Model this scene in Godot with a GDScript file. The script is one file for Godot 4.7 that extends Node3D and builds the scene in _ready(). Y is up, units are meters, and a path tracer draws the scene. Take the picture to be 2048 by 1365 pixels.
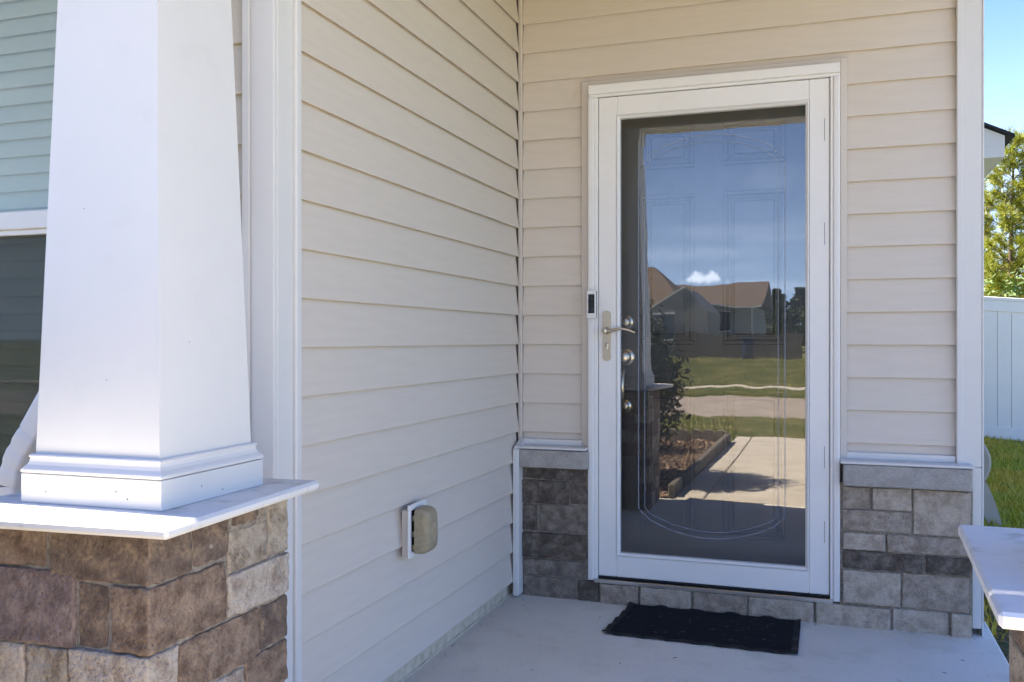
extends Node3D
# Recessed front porch of a vinyl-sided house. The door wall lies in z = 0, the side wall in x = 0, y is up, metres.

const FLOOR := 0.018      # top of the porch slab
const COURSE := 0.127     # exposure of one siding course
const BUTT := 1.10        # height of one butt edge; the others lie a course apart

var rng := RandomNumberGenerator.new()
var wobble := FastNoiseLite.new()
var mats := {}
var taken := {}

# ---------------------------------------------------------------- mesh building
class Shape:
	var v := PackedVector3Array()
	var n := PackedVector3Array()
	var c := PackedColorArray()
	var i := PackedInt32Array()
	var tint := Color.WHITE
	var tinted := false

	func point(p: Vector3, normal: Vector3) -> int:
		v.append(p); n.append(normal); c.append(tint)
		return v.size() - 1

	func tri(a: Vector3, b: Vector3, d: Vector3) -> void:   # counter-clockwise seen from outside
		var m := (b - a).cross(d - a).normalized()
		var k := point(a, m); point(b, m); point(d, m)
		i.append_array([k, k + 2, k + 1])

	func quad(a: Vector3, b: Vector3, d: Vector3, e: Vector3) -> void:
		var m := (d - a).cross(e - b).normalized()
		var k := point(a, m); point(b, m); point(d, m); point(e, m)
		i.append_array([k, k + 2, k + 1, k, k + 3, k + 2])

	func box(lo: Vector3, hi: Vector3, b := 0.0) -> void:
		if b <= 0.0:
			quad(Vector3(lo.x, lo.y, hi.z), Vector3(hi.x, lo.y, hi.z), Vector3(hi.x, hi.y, hi.z), Vector3(lo.x, hi.y, hi.z))
			quad(Vector3(hi.x, lo.y, lo.z), Vector3(lo.x, lo.y, lo.z), Vector3(lo.x, hi.y, lo.z), Vector3(hi.x, hi.y, lo.z))
			quad(Vector3(hi.x, lo.y, hi.z), Vector3(hi.x, lo.y, lo.z), Vector3(hi.x, hi.y, lo.z), Vector3(hi.x, hi.y, hi.z))
			quad(Vector3(lo.x, lo.y, lo.z), Vector3(lo.x, lo.y, hi.z), Vector3(lo.x, hi.y, hi.z), Vector3(lo.x, hi.y, lo.z))
			quad(Vector3(lo.x, hi.y, hi.z), Vector3(hi.x, hi.y, hi.z), Vector3(hi.x, hi.y, lo.z), Vector3(lo.x, hi.y, lo.z))
			quad(Vector3(lo.x, lo.y, lo.z), Vector3(hi.x, lo.y, lo.z), Vector3(hi.x, lo.y, hi.z), Vector3(lo.x, lo.y, hi.z))
			return
		var h := (hi - lo) * 0.5
		var m := (hi + lo) * 0.5
		b = minf(b, minf(h.x, minf(h.y, h.z)) * 0.9)
		var q := func(s: Vector3, axis: int) -> Vector3:   # the corner s moved in along every axis but one
			var p := Vector3(s.x * h.x, s.y * h.y, s.z * h.z)
			for k in 3:
				if k != axis:
					p[k] -= s[k] * b
			return m + p
		for axis in 3:
			for s in [-1.0, 1.0]:
				var u := (axis + 1) % 3
				var w := (axis + 2) % 3
				var pts: Array[Vector3] = []
				for st in [[-1, -1], [1, -1], [1, 1], [-1, 1]]:
					var k := Vector3.ZERO
					k[axis] = s; k[u] = st[0]; k[w] = st[1]
					pts.append(q.call(k, axis))
				if s > 0: quad(pts[0], pts[1], pts[2], pts[3])
				else: quad(pts[3], pts[2], pts[1], pts[0])
		for axis in 3:                                       # bevelled edges run along axis
			var u := (axis + 1) % 3
			var w := (axis + 2) % 3
			for st in [[-1.0, -1.0], [1.0, -1.0], [1.0, 1.0], [-1.0, 1.0]]:
				var k0 := Vector3.ZERO
				k0[u] = st[0]; k0[w] = st[1]
				var k1 := k0
				k0[axis] = -1.0; k1[axis] = 1.0
				var a: Vector3 = q.call(k0, u); var d: Vector3 = q.call(k1, u)
				var e: Vector3 = q.call(k1, w); var f: Vector3 = q.call(k0, w)
				var out := Vector3.ZERO
				out[u] = st[0]; out[w] = st[1]
				if (d - a).cross(f - a).dot(out) > 0: quad(a, d, e, f)
				else: quad(a, f, e, d)
		for sx in [-1.0, 1.0]:
			for sy in [-1.0, 1.0]:
				for sz in [-1.0, 1.0]:
					var s := Vector3(sx, sy, sz)
					var a: Vector3 = q.call(s, 0); var d: Vector3 = q.call(s, 1); var e: Vector3 = q.call(s, 2)
					if (d - a).cross(e - a).dot(s) > 0: tri(a, d, e)
					else: tri(a, e, d)

	func grid(p: Array, flip := false) -> void:               # rows of points, smooth normals
		var rows := p.size()
		var cols: int = p[0].size()
		var k := v.size()
		for r in rows:
			for q in cols:
				var du: Vector3 = p[r][mini(q + 1, cols - 1)] - p[r][maxi(q - 1, 0)]
				var dv: Vector3 = p[mini(r + 1, rows - 1)][q] - p[maxi(r - 1, 0)][q]
				if p[r][0].distance_to(p[r][cols - 1]) < 1e-5 and (q == 0 or q == cols - 1):
					du = p[r][1] - p[r][cols - 2]
				var m := du.cross(dv).normalized()
				point(p[r][q], -m if flip else m)
		for r in rows - 1:
			for q in cols - 1:
				var a := k + r * cols + q
				if flip: i.append_array([a, a + 1, a + cols + 1, a, a + cols + 1, a + cols])
				else: i.append_array([a, a + cols + 1, a + 1, a, a + cols, a + cols + 1])

	func tube(path: Array, radius: Array, sides := 8, caps := true) -> void:
		var rows := []
		var side := Vector3.UP
		for k in path.size():
			var t: Vector3 = (path[mini(k + 1, path.size() - 1)] - path[maxi(k - 1, 0)]).normalized()
			if k == 0 and absf(t.dot(side)) > 0.9: side = Vector3.RIGHT
			var a := t.cross(side).normalized()
			side = a.cross(t).normalized()
			var ring := []
			var r: float = radius[mini(k, radius.size() - 1)]
			for s in sides + 1:
				var w := TAU * s / sides
				ring.append(path[k] + (a * cos(w) + side * sin(w)) * r)
			rows.append(ring)
		grid(rows, true)
		if caps:
			for e in [0, path.size() - 1]:
				for s in range(1, sides - 1):
					if e == 0: tri(rows[e][0], rows[e][s + 1], rows[e][s])
					else: tri(rows[e][0], rows[e][s], rows[e][s + 1])

	func lathe(profile: Array, at: Vector3, axis: Basis, sides := 24) -> void:   # profile of (radius, height), turned about axis.y
		var rows := []
		for q in profile:
			var ring := []
			for s in sides + 1:
				var w := TAU * s / sides
				ring.append(at + axis * Vector3(cos(w) * q.x, q.y, -sin(w) * q.x))
			rows.append(ring)
		grid(rows)

	func prism(poly: PackedVector2Array, depth: float, at := Transform3D()) -> void:   # outline in x, y pushed along z
		if Geometry2D.is_polygon_clockwise(poly): poly.reverse()
		var f := Geometry2D.triangulate_polygon(poly)
		var up := func(q: Vector2, z: float) -> Vector3: return at * Vector3(q.x, q.y, z)
		for k in range(0, f.size(), 3):
			var a := poly[f[k]]; var b := poly[f[k + 1]]; var d := poly[f[k + 2]]
			if (b - a).cross(d - a) < 0:
				var e := b
				b = d; d = e
			tri(up.call(a, depth), up.call(b, depth), up.call(d, depth))
			tri(up.call(a, 0.0), up.call(d, 0.0), up.call(b, 0.0))
		for k in poly.size():
			var a := poly[k]; var b := poly[(k + 1) % poly.size()]
			quad(up.call(a, 0.0), up.call(b, 0.0), up.call(b, depth), up.call(a, depth))

	func mesh() -> ArrayMesh:
		var arrays := []
		arrays.resize(Mesh.ARRAY_MAX)
		arrays[Mesh.ARRAY_VERTEX] = v
		arrays[Mesh.ARRAY_NORMAL] = n
		if tinted: arrays[Mesh.ARRAY_COLOR] = c
		arrays[Mesh.ARRAY_INDEX] = i
		var m := ArrayMesh.new()
		m.add_surface_from_arrays(Mesh.PRIMITIVE_TRIANGLES, arrays)
		return m

func boxed(lo: Vector3, hi: Vector3, b := 0.0) -> ArrayMesh:
	var s := Shape.new()
	s.box(lo, hi, b)
	return s.mesh()

# ---------------------------------------------------------------- nodes
func numbered(called: String) -> String:
	var k: int = taken.get(called, 0)
	taken[called] = k + 1
	return called if k == 0 else "%s_%03d" % [called, k]

func tag(o: Node3D, label: String, category: String, group := "", kind := "thing") -> void:
	o.set_meta("label", label)
	if category: o.set_meta("category", category)
	if group: o.set_meta("group", group)
	o.set_meta("kind", kind)

func thing(called: String, label: String, category: String, at := Vector3.ZERO, turn := 0.0, group := "") -> Node3D:
	var o := Node3D.new()
	o.name = numbered(called)
	add_child(o)
	o.position = at
	o.rotation.y = turn
	tag(o, label, category, group)
	return o

func group_part(parent: Node3D, called: String, at := Vector3.ZERO) -> Node3D:
	var o := Node3D.new()
	o.name = called
	o.position = at
	parent.add_child(o, true)
	return o

func part(parent: Node3D, called: String, mesh: Mesh, m: Material, where := Transform3D()) -> MeshInstance3D:
	var o := MeshInstance3D.new()
	o.name = called
	o.mesh = mesh
	o.material_override = m
	o.transform = where
	parent.add_child(o, true)
	return o

func structure(called: String, mesh: Mesh, m: Material) -> MeshInstance3D:
	var o := part(self, numbered(called), mesh, m)
	o.set_meta("kind", "structure")
	return o

func scatter(parent: Node3D, called: String, mesh: Mesh, m: Material, places: Array, tints := []) -> MultiMeshInstance3D:
	var mm := MultiMesh.new()
	mm.transform_format = MultiMesh.TRANSFORM_3D
	mm.use_colors = tints.size() > 0
	mm.mesh = mesh
	mm.instance_count = places.size()
	for k in places.size():
		mm.set_instance_transform(k, places[k])
		if tints.size(): mm.set_instance_color(k, tints[k])
	var o := MultiMeshInstance3D.new()
	o.name = called
	o.multimesh = mm
	o.material_override = m
	parent.add_child(o, true)
	o.set_meta("kind", "stuff")
	return o

# ---------------------------------------------------------------- materials
func lin(r: float, g: float, b: float, a := 1.0) -> Color:
	var c := Color(r, g, b).linear_to_srgb()
	c.a = a
	return c

func noise_tex(size: int, freq: float, octaves: int, sd: int, stops: Array, gain := 0.55) -> ImageTexture:   # stops: [value, linear colour]
	var f := FastNoiseLite.new()
	f.seed = sd
	f.noise_type = FastNoiseLite.TYPE_SIMPLEX_SMOOTH
	f.frequency = freq
	f.fractal_octaves = octaves
	f.fractal_gain = gain
	var src := f.get_seamless_image(size, size)
	src.convert(Image.FORMAT_L8)
	var table := PackedByteArray()
	table.resize(768)
	for k in 256:
		var t := k / 255.0
		var j := 0
		while j < stops.size() - 2 and t > stops[j + 1][0]: j += 1
		var w := clampf((t - stops[j][0]) / (stops[j + 1][0] - stops[j][0]), 0.0, 1.0)
		var c: Color = (stops[j][1] as Color).lerp(stops[j + 1][1], w)
		c = c.linear_to_srgb()
		table[k * 3] = int(c.r * 255.0 + 0.5); table[k * 3 + 1] = int(c.g * 255.0 + 0.5); table[k * 3 + 2] = int(c.b * 255.0 + 0.5)
	var d := src.get_data()
	var out := PackedByteArray()
	out.resize(size * size * 3)
	for k in d.size():
		var b := d[k] * 3
		out[k * 3] = table[b]; out[k * 3 + 1] = table[b + 1]; out[k * 3 + 2] = table[b + 2]
	return ImageTexture.create_from_image(Image.create_from_data(size, size, false, Image.FORMAT_RGB8, out))

func slab_tex() -> ImageTexture:
	var size := 1024
	var layer := func(freq: float, octaves: int, sd: int) -> PackedByteArray:
		var f := FastNoiseLite.new()
		f.seed = sd
		f.frequency = freq
		f.fractal_octaves = octaves
		var im := f.get_seamless_image(size, size)
		im.convert(Image.FORMAT_L8)
		return im.get_data()
	var broad: PackedByteArray = layer.call(0.004, 4, 61)
	var grain: PackedByteArray = layer.call(0.35, 2, 62)
	var stain: PackedByteArray = layer.call(0.012, 5, 63)
	var pore: PackedByteArray = layer.call(0.16, 2, 64)
	var out := PackedByteArray()
	out.resize(size * size * 3)
	for k in size * size:
		var t := 0.685 + 0.09 * (broad[k] / 255.0 - 0.5) + 0.10 * (grain[k] / 255.0 - 0.5)
		var st := clampf((stain[k] / 255.0 - 0.66) * 3.0, 0.0, 0.5)
		t *= 1.0 - 0.13 * st
		if pore[k] < 40: t *= 0.72
		var c := Color(t * 1.05, t * 0.985, t * (0.835 - 0.05 * st)).linear_to_srgb()
		out[k * 3] = int(c.r * 255.0); out[k * 3 + 1] = int(c.g * 255.0); out[k * 3 + 2] = int(c.b * 255.0)
	return ImageTexture.create_from_image(Image.create_from_data(size, size, false, Image.FORMAT_RGB8, out))

func plain(called: String, c: Color, rough := 0.6, metal := 0.0) -> StandardMaterial3D:
	var m := StandardMaterial3D.new()
	m.resource_name = called
	m.albedo_color = c
	m.roughness = rough
	m.metallic = metal
	mats[called] = m
	return m

func textured(called: String, t: Texture2D, metre_repeat: float, rough := 0.8, bump: Texture2D = null, bump_cm := 0.0, tint := Color.WHITE) -> StandardMaterial3D:
	var m := plain(called, tint, rough)
	m.albedo_texture = t
	m.uv1_triplanar = true
	m.uv1_world_triplanar = true
	m.uv1_triplanar_sharpness = 6.0
	m.uv1_scale = Vector3.ONE / metre_repeat
	if bump:
		m.heightmap_enabled = true
		m.heightmap_texture = bump
		m.heightmap_scale = bump_cm
	return m

func grey(a: float) -> Color:
	return Color(a, a, a)

func make_materials() -> void:
	var pits := noise_tex(512, 0.05, 4, 21, [[0.0, grey(0.0)], [0.32, grey(0.55)], [1.0, grey(1.0)]])
	var fine := noise_tex(512, 0.14, 3, 31, [[0.0, grey(0.0)], [1.0, grey(1.0)]])
	var grit := noise_tex(512, 0.08, 5, 22, [[0.0, grey(0.0)], [0.35, grey(0.6)], [1.0, grey(1.0)]], 0.65)
	# white vinyl and painted trim
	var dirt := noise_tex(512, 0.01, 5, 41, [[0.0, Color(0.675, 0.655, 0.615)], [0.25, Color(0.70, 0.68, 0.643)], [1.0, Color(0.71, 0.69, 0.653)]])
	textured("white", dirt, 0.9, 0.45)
	textured("white_cap", noise_tex(512, 0.012, 5, 43, [[0.0, Color(0.40, 0.38, 0.27)], [0.24, Color(0.64, 0.625, 0.57)], [0.38, Color(0.735, 0.72, 0.685)], [1.0, Color(0.77, 0.755, 0.72)]]), 0.7, 0.55)
	textured("white_door_lifted", noise_tex(256, 0.012, 4, 44, [[0.0, Color(0.80, 0.775, 0.735)], [0.4, Color(0.83, 0.805, 0.765)], [1.0, Color(0.84, 0.815, 0.775)]]), 0.8, 0.4)  # the trim white made paler, so colour lifts the shaded door and frame
	plain("white_gloss", lin(0.81, 0.79, 0.755), 0.3)
	# siding
	textured("siding", noise_tex(512, 0.01, 4, 51, [[0.0, Color(0.645, 0.572, 0.482)], [0.5, Color(0.665, 0.592, 0.502)], [1.0, Color(0.680, 0.607, 0.517)]]), 1.1, 0.5, fine, 0.035)
	mats.siding.uv1_scale = Vector3(0.8, 9.0, 0.8)
	plain("siding_trim", lin(0.62, 0.555, 0.48), 0.5)
	plain("soffit_tan", lin(0.45, 0.36, 0.22), 0.5)
	plain("sheathing", lin(0.25, 0.23, 0.20), 0.9)
	plain("nail", lin(0.06, 0.05, 0.04), 0.6)
	plain("dark", lin(0.01, 0.01, 0.011), 0.7)
	plain("rubber", lin(0.008, 0.008, 0.009), 0.75)
	# concrete
	textured("slab", slab_tex(), 2.6, 0.85, pits, 0.05)
	textured("walk", noise_tex(1024, 0.006, 6, 62, [[0.0, Color(0.38, 0.335, 0.265)], [0.5, Color(0.47, 0.42, 0.34)], [1.0, Color(0.51, 0.46, 0.38)]]), 3.1, 0.9, pits, 0.04)
	textured("road", noise_tex(512, 0.01, 5, 63, [[0.0, Color(0.24, 0.20, 0.165)], [1.0, Color(0.34, 0.285, 0.235)]]), 5.0, 0.9)
	textured("foundation", noise_tex(512, 0.02, 5, 64, [[0.0, Color(0.42, 0.34, 0.21)], [0.4, Color(0.60, 0.52, 0.39)], [1.0, Color(0.68, 0.60, 0.46)]]), 0.6, 0.95, pits, 0.08)
	textured("mortar", noise_tex(512, 0.03, 4, 65, [[0.1, Color(0.17, 0.14, 0.105)], [0.9, Color(0.36, 0.31, 0.245)]], 0.7), 0.35, 0.95, pits, 0.3)
	# stone, one mottled picture in several dyes
	var rock := {
		"stone_brown": [Color(0.115, 0.072, 0.047), Color(0.205, 0.140, 0.095), Color(0.29, 0.21, 0.145)],
		"stone_umber": [Color(0.095, 0.064, 0.046), Color(0.155, 0.110, 0.080), Color(0.26, 0.185, 0.12)],
		"stone_plum": [Color(0.13, 0.092, 0.080), Color(0.195, 0.142, 0.126), Color(0.28, 0.215, 0.185)],
		"stone_tan": [Color(0.20, 0.155, 0.105), Color(0.35, 0.29, 0.215), Color(0.43, 0.37, 0.285)],
		"stone_sand": [Color(0.27, 0.21, 0.16), Color(0.41, 0.345, 0.27), Color(0.48, 0.42, 0.35)],
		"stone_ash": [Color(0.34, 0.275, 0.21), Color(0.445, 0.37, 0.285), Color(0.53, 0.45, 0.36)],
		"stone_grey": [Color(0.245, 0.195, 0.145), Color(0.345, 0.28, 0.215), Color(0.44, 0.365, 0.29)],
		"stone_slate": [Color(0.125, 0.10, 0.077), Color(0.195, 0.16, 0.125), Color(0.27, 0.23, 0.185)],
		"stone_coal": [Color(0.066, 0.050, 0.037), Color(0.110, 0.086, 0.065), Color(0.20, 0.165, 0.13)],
		"stone_ledge": [Color(0.345, 0.315, 0.28), Color(0.395, 0.365, 0.325), Color(0.44, 0.41, 0.37)],
	}
	var sd := 70
	for k in rock:
		sd += 1
		textured(k, noise_tex(512, 0.013, 6, sd, [[0.22, rock[k][0]], [0.5, rock[k][1]], [0.78, rock[k][2]]], 0.74), 0.50, 0.85, grit, 0.8)
	# door things
	textured("entry_paint", noise_tex(256, 0.02, 3, 91, [[0.0, Color(0.022, 0.0218, 0.0215)], [1.0, Color(0.028, 0.0275, 0.027)]]), 0.5, 0.24)
	plain("nickel", lin(0.62, 0.55, 0.42), 0.28, 1.0)
	plain("nickel_plate", lin(0.56, 0.49, 0.38), 0.38, 1.0)
	plain("satin", lin(0.62, 0.62, 0.62), 0.3, 1.0)
	var white1 := Image.create(4, 4, false, Image.FORMAT_RGB8)
	white1.fill(Color.WHITE)
	var g := plain("coated_glass", Color(1, 1, 1, 0.078), 0.0, 1.0)    # storm door glass: a clear sheet with a mirroring coat
	g.albedo_texture = ImageTexture.create_from_image(white1)
	g.transparency = BaseMaterial3D.TRANSPARENCY_ALPHA
	var e := plain("etched", lin(0.45, 0.50, 0.60, 0.32), 0.5)
	e.albedo_texture = g.albedo_texture
	e.transparency = BaseMaterial3D.TRANSPARENCY_ALPHA
	var wg := plain("window_glass", Color(0.60, 0.72, 0.58, 0.10), 0.02)
	wg.transparency = BaseMaterial3D.TRANSPARENCY_ALPHA
	var sc := plain("insect_screen", lin(0.016, 0.021, 0.019, 0.38), 0.9)
	sc.albedo_texture = g.albedo_texture
	sc.transparency = BaseMaterial3D.TRANSPARENCY_ALPHA
	plain("slat_paint", lin(0.45, 0.44, 0.30), 0.5)
	plain("black_gloss", lin(0.006, 0.006, 0.008), 0.08)
	plain("lens", lin(0.02, 0.03, 0.05), 0.05)
	textured("mat_pile", noise_tex(512, 0.2, 2, 95, [[0.0, Color(0.003, 0.0032, 0.004)], [1.0, Color(0.012, 0.012, 0.014)]]), 0.25, 0.95, fine, 0.2)
	textured("hood_plastic", noise_tex(512, 0.02, 4, 96, [[0.0, Color(0.27, 0.22, 0.13)], [0.5, Color(0.33, 0.275, 0.17)], [1.0, Color(0.37, 0.315, 0.21)]]), 0.25, 0.4)
	plain("reel_plastic", lin(0.42, 0.38, 0.32), 0.55)
	plain("hose_rubber", lin(0.16, 0.045, 0.02), 0.6)
	# ground and plants
	textured("lawn", noise_tex(1024, 0.006, 7, 101, [[0.0, Color(0.055, 0.06, 0.018)], [0.4, Color(0.10, 0.12, 0.03)], [0.7, Color(0.15, 0.155, 0.045)], [1.0, Color(0.24, 0.20, 0.08)]], 0.68), 9.0, 1.0, fine, 3.0)
	textured("mulch", noise_tex(512, 0.05, 5, 102, [[0.0, Color(0.025, 0.016, 0.01)], [0.5, Color(0.09, 0.055, 0.033)], [1.0, Color(0.19, 0.13, 0.085)]]), 0.8, 1.0, pits, 1.5)
	for q in [["grass_blade", lin(0.42, 0.42, 0.04)], ["leaf_dark", lin(0.030, 0.042, 0.018)], ["needle", lin(0.26, 0.265, 0.022)], ["leaf_green", lin(0.075, 0.12, 0.022)], ["leaf_far", lin(0.050, 0.072, 0.026)], ["chip", lin(1, 1, 1)]]:
		var m := plain(q[0], q[1], 0.7)
		m.vertex_color_use_as_albedo = true
		if q[0] != "chip":
			m.backlight_enabled = true
			m.backlight = Color(0.55, 0.6, 0.3)
	textured("bark", noise_tex(512, 0.03, 5, 103, [[0.0, Color(0.03, 0.02, 0.014)], [1.0, Color(0.15, 0.105, 0.07)]]), 0.5, 0.95, pits, 1.0)
	textured("shingle_black", noise_tex(512, 0.06, 4, 104, [[0.0, Color(0.012, 0.012, 0.012)], [1.0, Color(0.045, 0.043, 0.04)]]), 1.0, 0.95, pits, 0.6)
	textured("shingle_brown", noise_tex(512, 0.06, 4, 105, [[0.0, Color(0.055, 0.038, 0.024)], [1.0, Color(0.13, 0.09, 0.055)]]), 2.0, 0.95)
	textured("far_siding", noise_tex(256, 0.02, 3, 106, [[0.0, Color(0.33, 0.335, 0.30)], [1.0, Color(0.38, 0.385, 0.345)]]), 2.0, 0.8)
	textured("far_siding_dark", noise_tex(256, 0.02, 3, 107, [[0.0, Color(0.22, 0.21, 0.19)], [1.0, Color(0.26, 0.25, 0.225)]]), 2.0, 0.8)
	textured("fence_wood", noise_tex(256, 0.03, 4, 108, [[0.0, Color(0.09, 0.075, 0.06)], [1.0, Color(0.16, 0.135, 0.105)]]), 1.0, 0.9)
	textured("vinyl_fence", noise_tex(256, 0.01, 3, 109, [[0.0, Color(0.79, 0.755, 0.70)], [1.0, Color(0.83, 0.80, 0.75)]]), 2.0, 0.4)
	plain("far_glass", lin(0.02, 0.025, 0.03), 0.05)
	plain("bin_blue", lin(0.012, 0.022, 0.06), 0.5)

# ---------------------------------------------------------------- sky
func make_sky() -> Sky:
	var f := FastNoiseLite.new()
	f.seed = 5
	f.fractal_octaves = 5
	f.frequency = 1.0
	var w := 1024
	var h := 512
	var cover := Image.create(w, h, false, Image.FORMAT_RGBA8)
	cover.fill(Color(1, 1, 1, 0))
	for y in range(60, 256):                                   # thin streaks of high cloud
		var el := (0.5 - (y + 0.5) / h) * PI
		for x in w:
			var az := (x + 0.5) / w * TAU
			var d := Vector3(sin(az) * cos(el), sin(el), -cos(az) * cos(el))
			var q := d / (d.y + 0.15)
			var t := f.get_noise_3d(q.x * 0.8, q.z * 1.9, 3.0) * 0.5 + 0.5
			var a := clampf((t - 0.56) * 0.8, 0.0, 0.14)
			if a > 0.004: cover.set_pixel(x, y, Color(1, 1, 1, a))
	w = 4096
	h = 2048
	cover.resize(w, h, Image.INTERPOLATE_BILINEAR)
	# small heaped clouds standing low all round, flat underneath: [bearing from the street side, height, width] in degrees
	var heaps := [[-7.2, 3.72, 2.1]]
	for k in 26: heaps.append([-180.0 + k * 14.0 + 9.0 * f.get_noise_1d(k * 7.3), 3.2 + 3.0 * absf(f.get_noise_1d(k * 3.1 + 50.0)), 1.6 + 3.0 * absf(f.get_noise_1d(k * 5.7 + 90.0))])
	for k in heaps.size():
		var b0: float = heaps[k][0]
		if k > 0 and absf(b0 - heaps[0][0]) < 9.0: continue
		var wd: float = heaps[k][2]
		for y in range(int((0.5 - (heaps[k][1] + wd * 0.6) / 180.0) * h), int((0.5 - (heaps[k][1] - 0.5) / 180.0) * h)):
			for x in range(int((0.5 - (b0 + wd * 0.75) / 360.0) * w), int((0.5 - (b0 - wd * 0.75) / 360.0) * w)):
				var e: float = (0.5 - (y + 0.5) / h) * 180.0 - heaps[k][1]
				var c := (0.5 - (x + 0.5) / w) * 360.0 - b0
				var u := c / (wd * 0.5)
				var top := wd * 0.42 * pow(maxf(0.0, 1.0 - u * u), 0.6) * (0.70 + 0.55 * f.get_noise_2d(c * 2.2 / wd + k * 9.0, 4.0))
				var a := smoothstep(0.0, 0.22, top - e + 0.10 * f.get_noise_2d(c * 6.0, e * 6.0 + k)) * smoothstep(-0.20, 0.06, e + 0.12 * f.get_noise_2d(c * 3.0, 7.0 + k))
				if a > 0.02:
					var px := posmod(x, w)
					cover.set_pixel(px, y, Color(1, 1, 1, clampf(a * 0.8, cover.get_pixel(px, y).a, 1.0)))
	var sm := ProceduralSkyMaterial.new()
	sm.sky_top_color = lin(0.010, 0.034, 0.120)
	sm.sky_horizon_color = lin(0.250, 0.350, 0.500)
	sm.sky_curve = 0.115
	sm.ground_bottom_color = lin(0.05, 0.055, 0.04)
	sm.ground_horizon_color = lin(0.12, 0.14, 0.15)
	sm.sky_energy_multiplier = 1.0
	sm.sun_angle_max = 0.0
	sm.sky_cover = ImageTexture.create_from_image(cover)
	sm.sky_cover_modulate = Color(0.70, 0.69, 0.68)
	var s := Sky.new()
	s.sky_material = sm
	return s

# ---------------------------------------------------------------- shared builders
func board_mesh(length: float, height := COURSE, out := 0.0175, ends := true) -> ArrayMesh:
	var s := Shape.new()
	var prof := [Vector2(0.0, 0.009), Vector2(out - 0.005, 0.008), Vector2(out - 0.0035, 0.0), Vector2(out - 0.0012, 0.0002), Vector2(out, 0.0022), Vector2(0.0012, height + 0.010), Vector2(0.0, height + 0.010)]
	for k in prof.size() - 1:
		var a: Vector2 = prof[k]; var b: Vector2 = prof[k + 1]
		s.quad(Vector3(0, a.y, a.x), Vector3(length, a.y, a.x), Vector3(length, b.y, b.x), Vector3(0, b.y, b.x))
	if ends:
		for k in range(1, prof.size() - 1):
			var a: Vector2 = prof[k]; var b: Vector2 = prof[k + 1]
			s.tri(Vector3(0, 0.009, 0), Vector3(0, a.y, a.x), Vector3(0, b.y, b.x))
			s.tri(Vector3(length, 0.009, 0), Vector3(length, b.y, b.x), Vector3(length, a.y, a.x))
	return s.mesh()

func siding(parent: Node3D, origin: Vector3, along: Vector3, outward: Vector3, length: float, low: float, high: float, cut_low := -1.0) -> void:
	# courses whose butts lie at BUTT + k * COURSE between low and high
	var full := board_mesh(length)
	var basis := Basis(along, Vector3.UP, outward)
	var y := BUTT + floorf((low - BUTT) / COURSE + 0.001) * COURSE
	while y < high - 0.01:
		var mesh := full
		var at := y
		var h := COURSE if high - y > COURSE - 0.006 else high - y
		if y < low - 0.005:
			at = low
			mesh = board_mesh(length, y + COURSE - low, 0.0175 * (y + COURSE - low) / COURSE + 0.002)
		elif h < COURSE - 0.001:
			mesh = board_mesh(length, h - 0.004)
		var p := origin + outward * rng.randf_range(-0.0008, 0.0008)
		p.y = at
		part(parent, "siding_board", mesh, mats.siding, Transform3D(basis * Basis(Vector3.BACK, rng.randf_range(-0.0006, 0.0006)), p))
		y += COURSE

func rock(size: Vector3, round_by: float, rough: float, sd: float, res := 0.022, drop_back := false) -> ArrayMesh:
	# a hewn block, centred: rounded box whose skin is pushed in and out
	var s := Shape.new()
	var h := size * 0.5
	round_by = minf(round_by, minf(h.x, minf(h.y, h.z)) * 0.8)
	for axis in 3:
		for sg in [-1.0, 1.0]:
			if drop_back and axis == 2 and sg < 0: continue
			var u := (axis + 1) % 3
			var w := (axis + 2) % 3
			var cu := clampi(int(size[u] / res) + 3, 4, 20)
			var cw := clampi(int(size[w] / res) + 3, 4, 20)
			var rows := []
			for j in cw + 1:
				var row := []
				for k in cu + 1:
					var p := Vector3.ZERO
					p[axis] = h[axis] * sg
					p[u] = h[u] * edge_step(k, cu, round_by / h[u])
					p[w] = h[w] * edge_step(j, cw, round_by / h[w])
					var core := p.clamp(-h + Vector3.ONE * round_by, h - Vector3.ONE * round_by)
					var d := (p - core).normalized()
					var q := core + d * round_by
					var big := wobble.get_noise_3d(q.x * 10.0 + sd, q.y * 10.0, q.z * 10.0 - sd) * 0.7
					var small := wobble.get_noise_3d(q.x * 55.0, q.y * 55.0 + sd, q.z * 55.0) * 1.2
					row.append(q + d * (big * rough + small * rough * 0.65))
				rows.append(row)
			s.grid(rows, sg < 0)
	return s.mesh()

func edge_step(k: int, n: int, r: float) -> float:      # -1 .. 1 with extra rows inside the rounded rim
	if k == 0: return -1.0
	if k == n: return 1.0
	if k == 1: return -1.0 + r * 0.55
	if k == n - 1: return 1.0 - r * 0.55
	return lerpf(-1.0 + r * 1.2, 1.0 - r * 1.2, float(k - 2) / float(n - 4)) if n > 4 else 0.0

func stone_on_z(parent: Node3D, r: Array, z: float, proud: float, m: String, rough := 0.0035) -> void:   # r: x0 x1 y0 y1
	var size := Vector3(r[1] - r[0] - 0.0025, r[3] - r[2] - 0.0025, 0.05)
	part(parent, "stone", rock(size, 0.0045, rough, rng.randf() * 90.0, 0.014), mats[m], Transform3D(Basis.from_euler(Vector3(rng.randf_range(-0.03, 0.03), rng.randf_range(-0.02, 0.02), rng.randf_range(-0.012, 0.012))), Vector3((r[0] + r[1]) * 0.5, (r[2] + r[3]) * 0.5, z - 0.025 + proud)))

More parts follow.
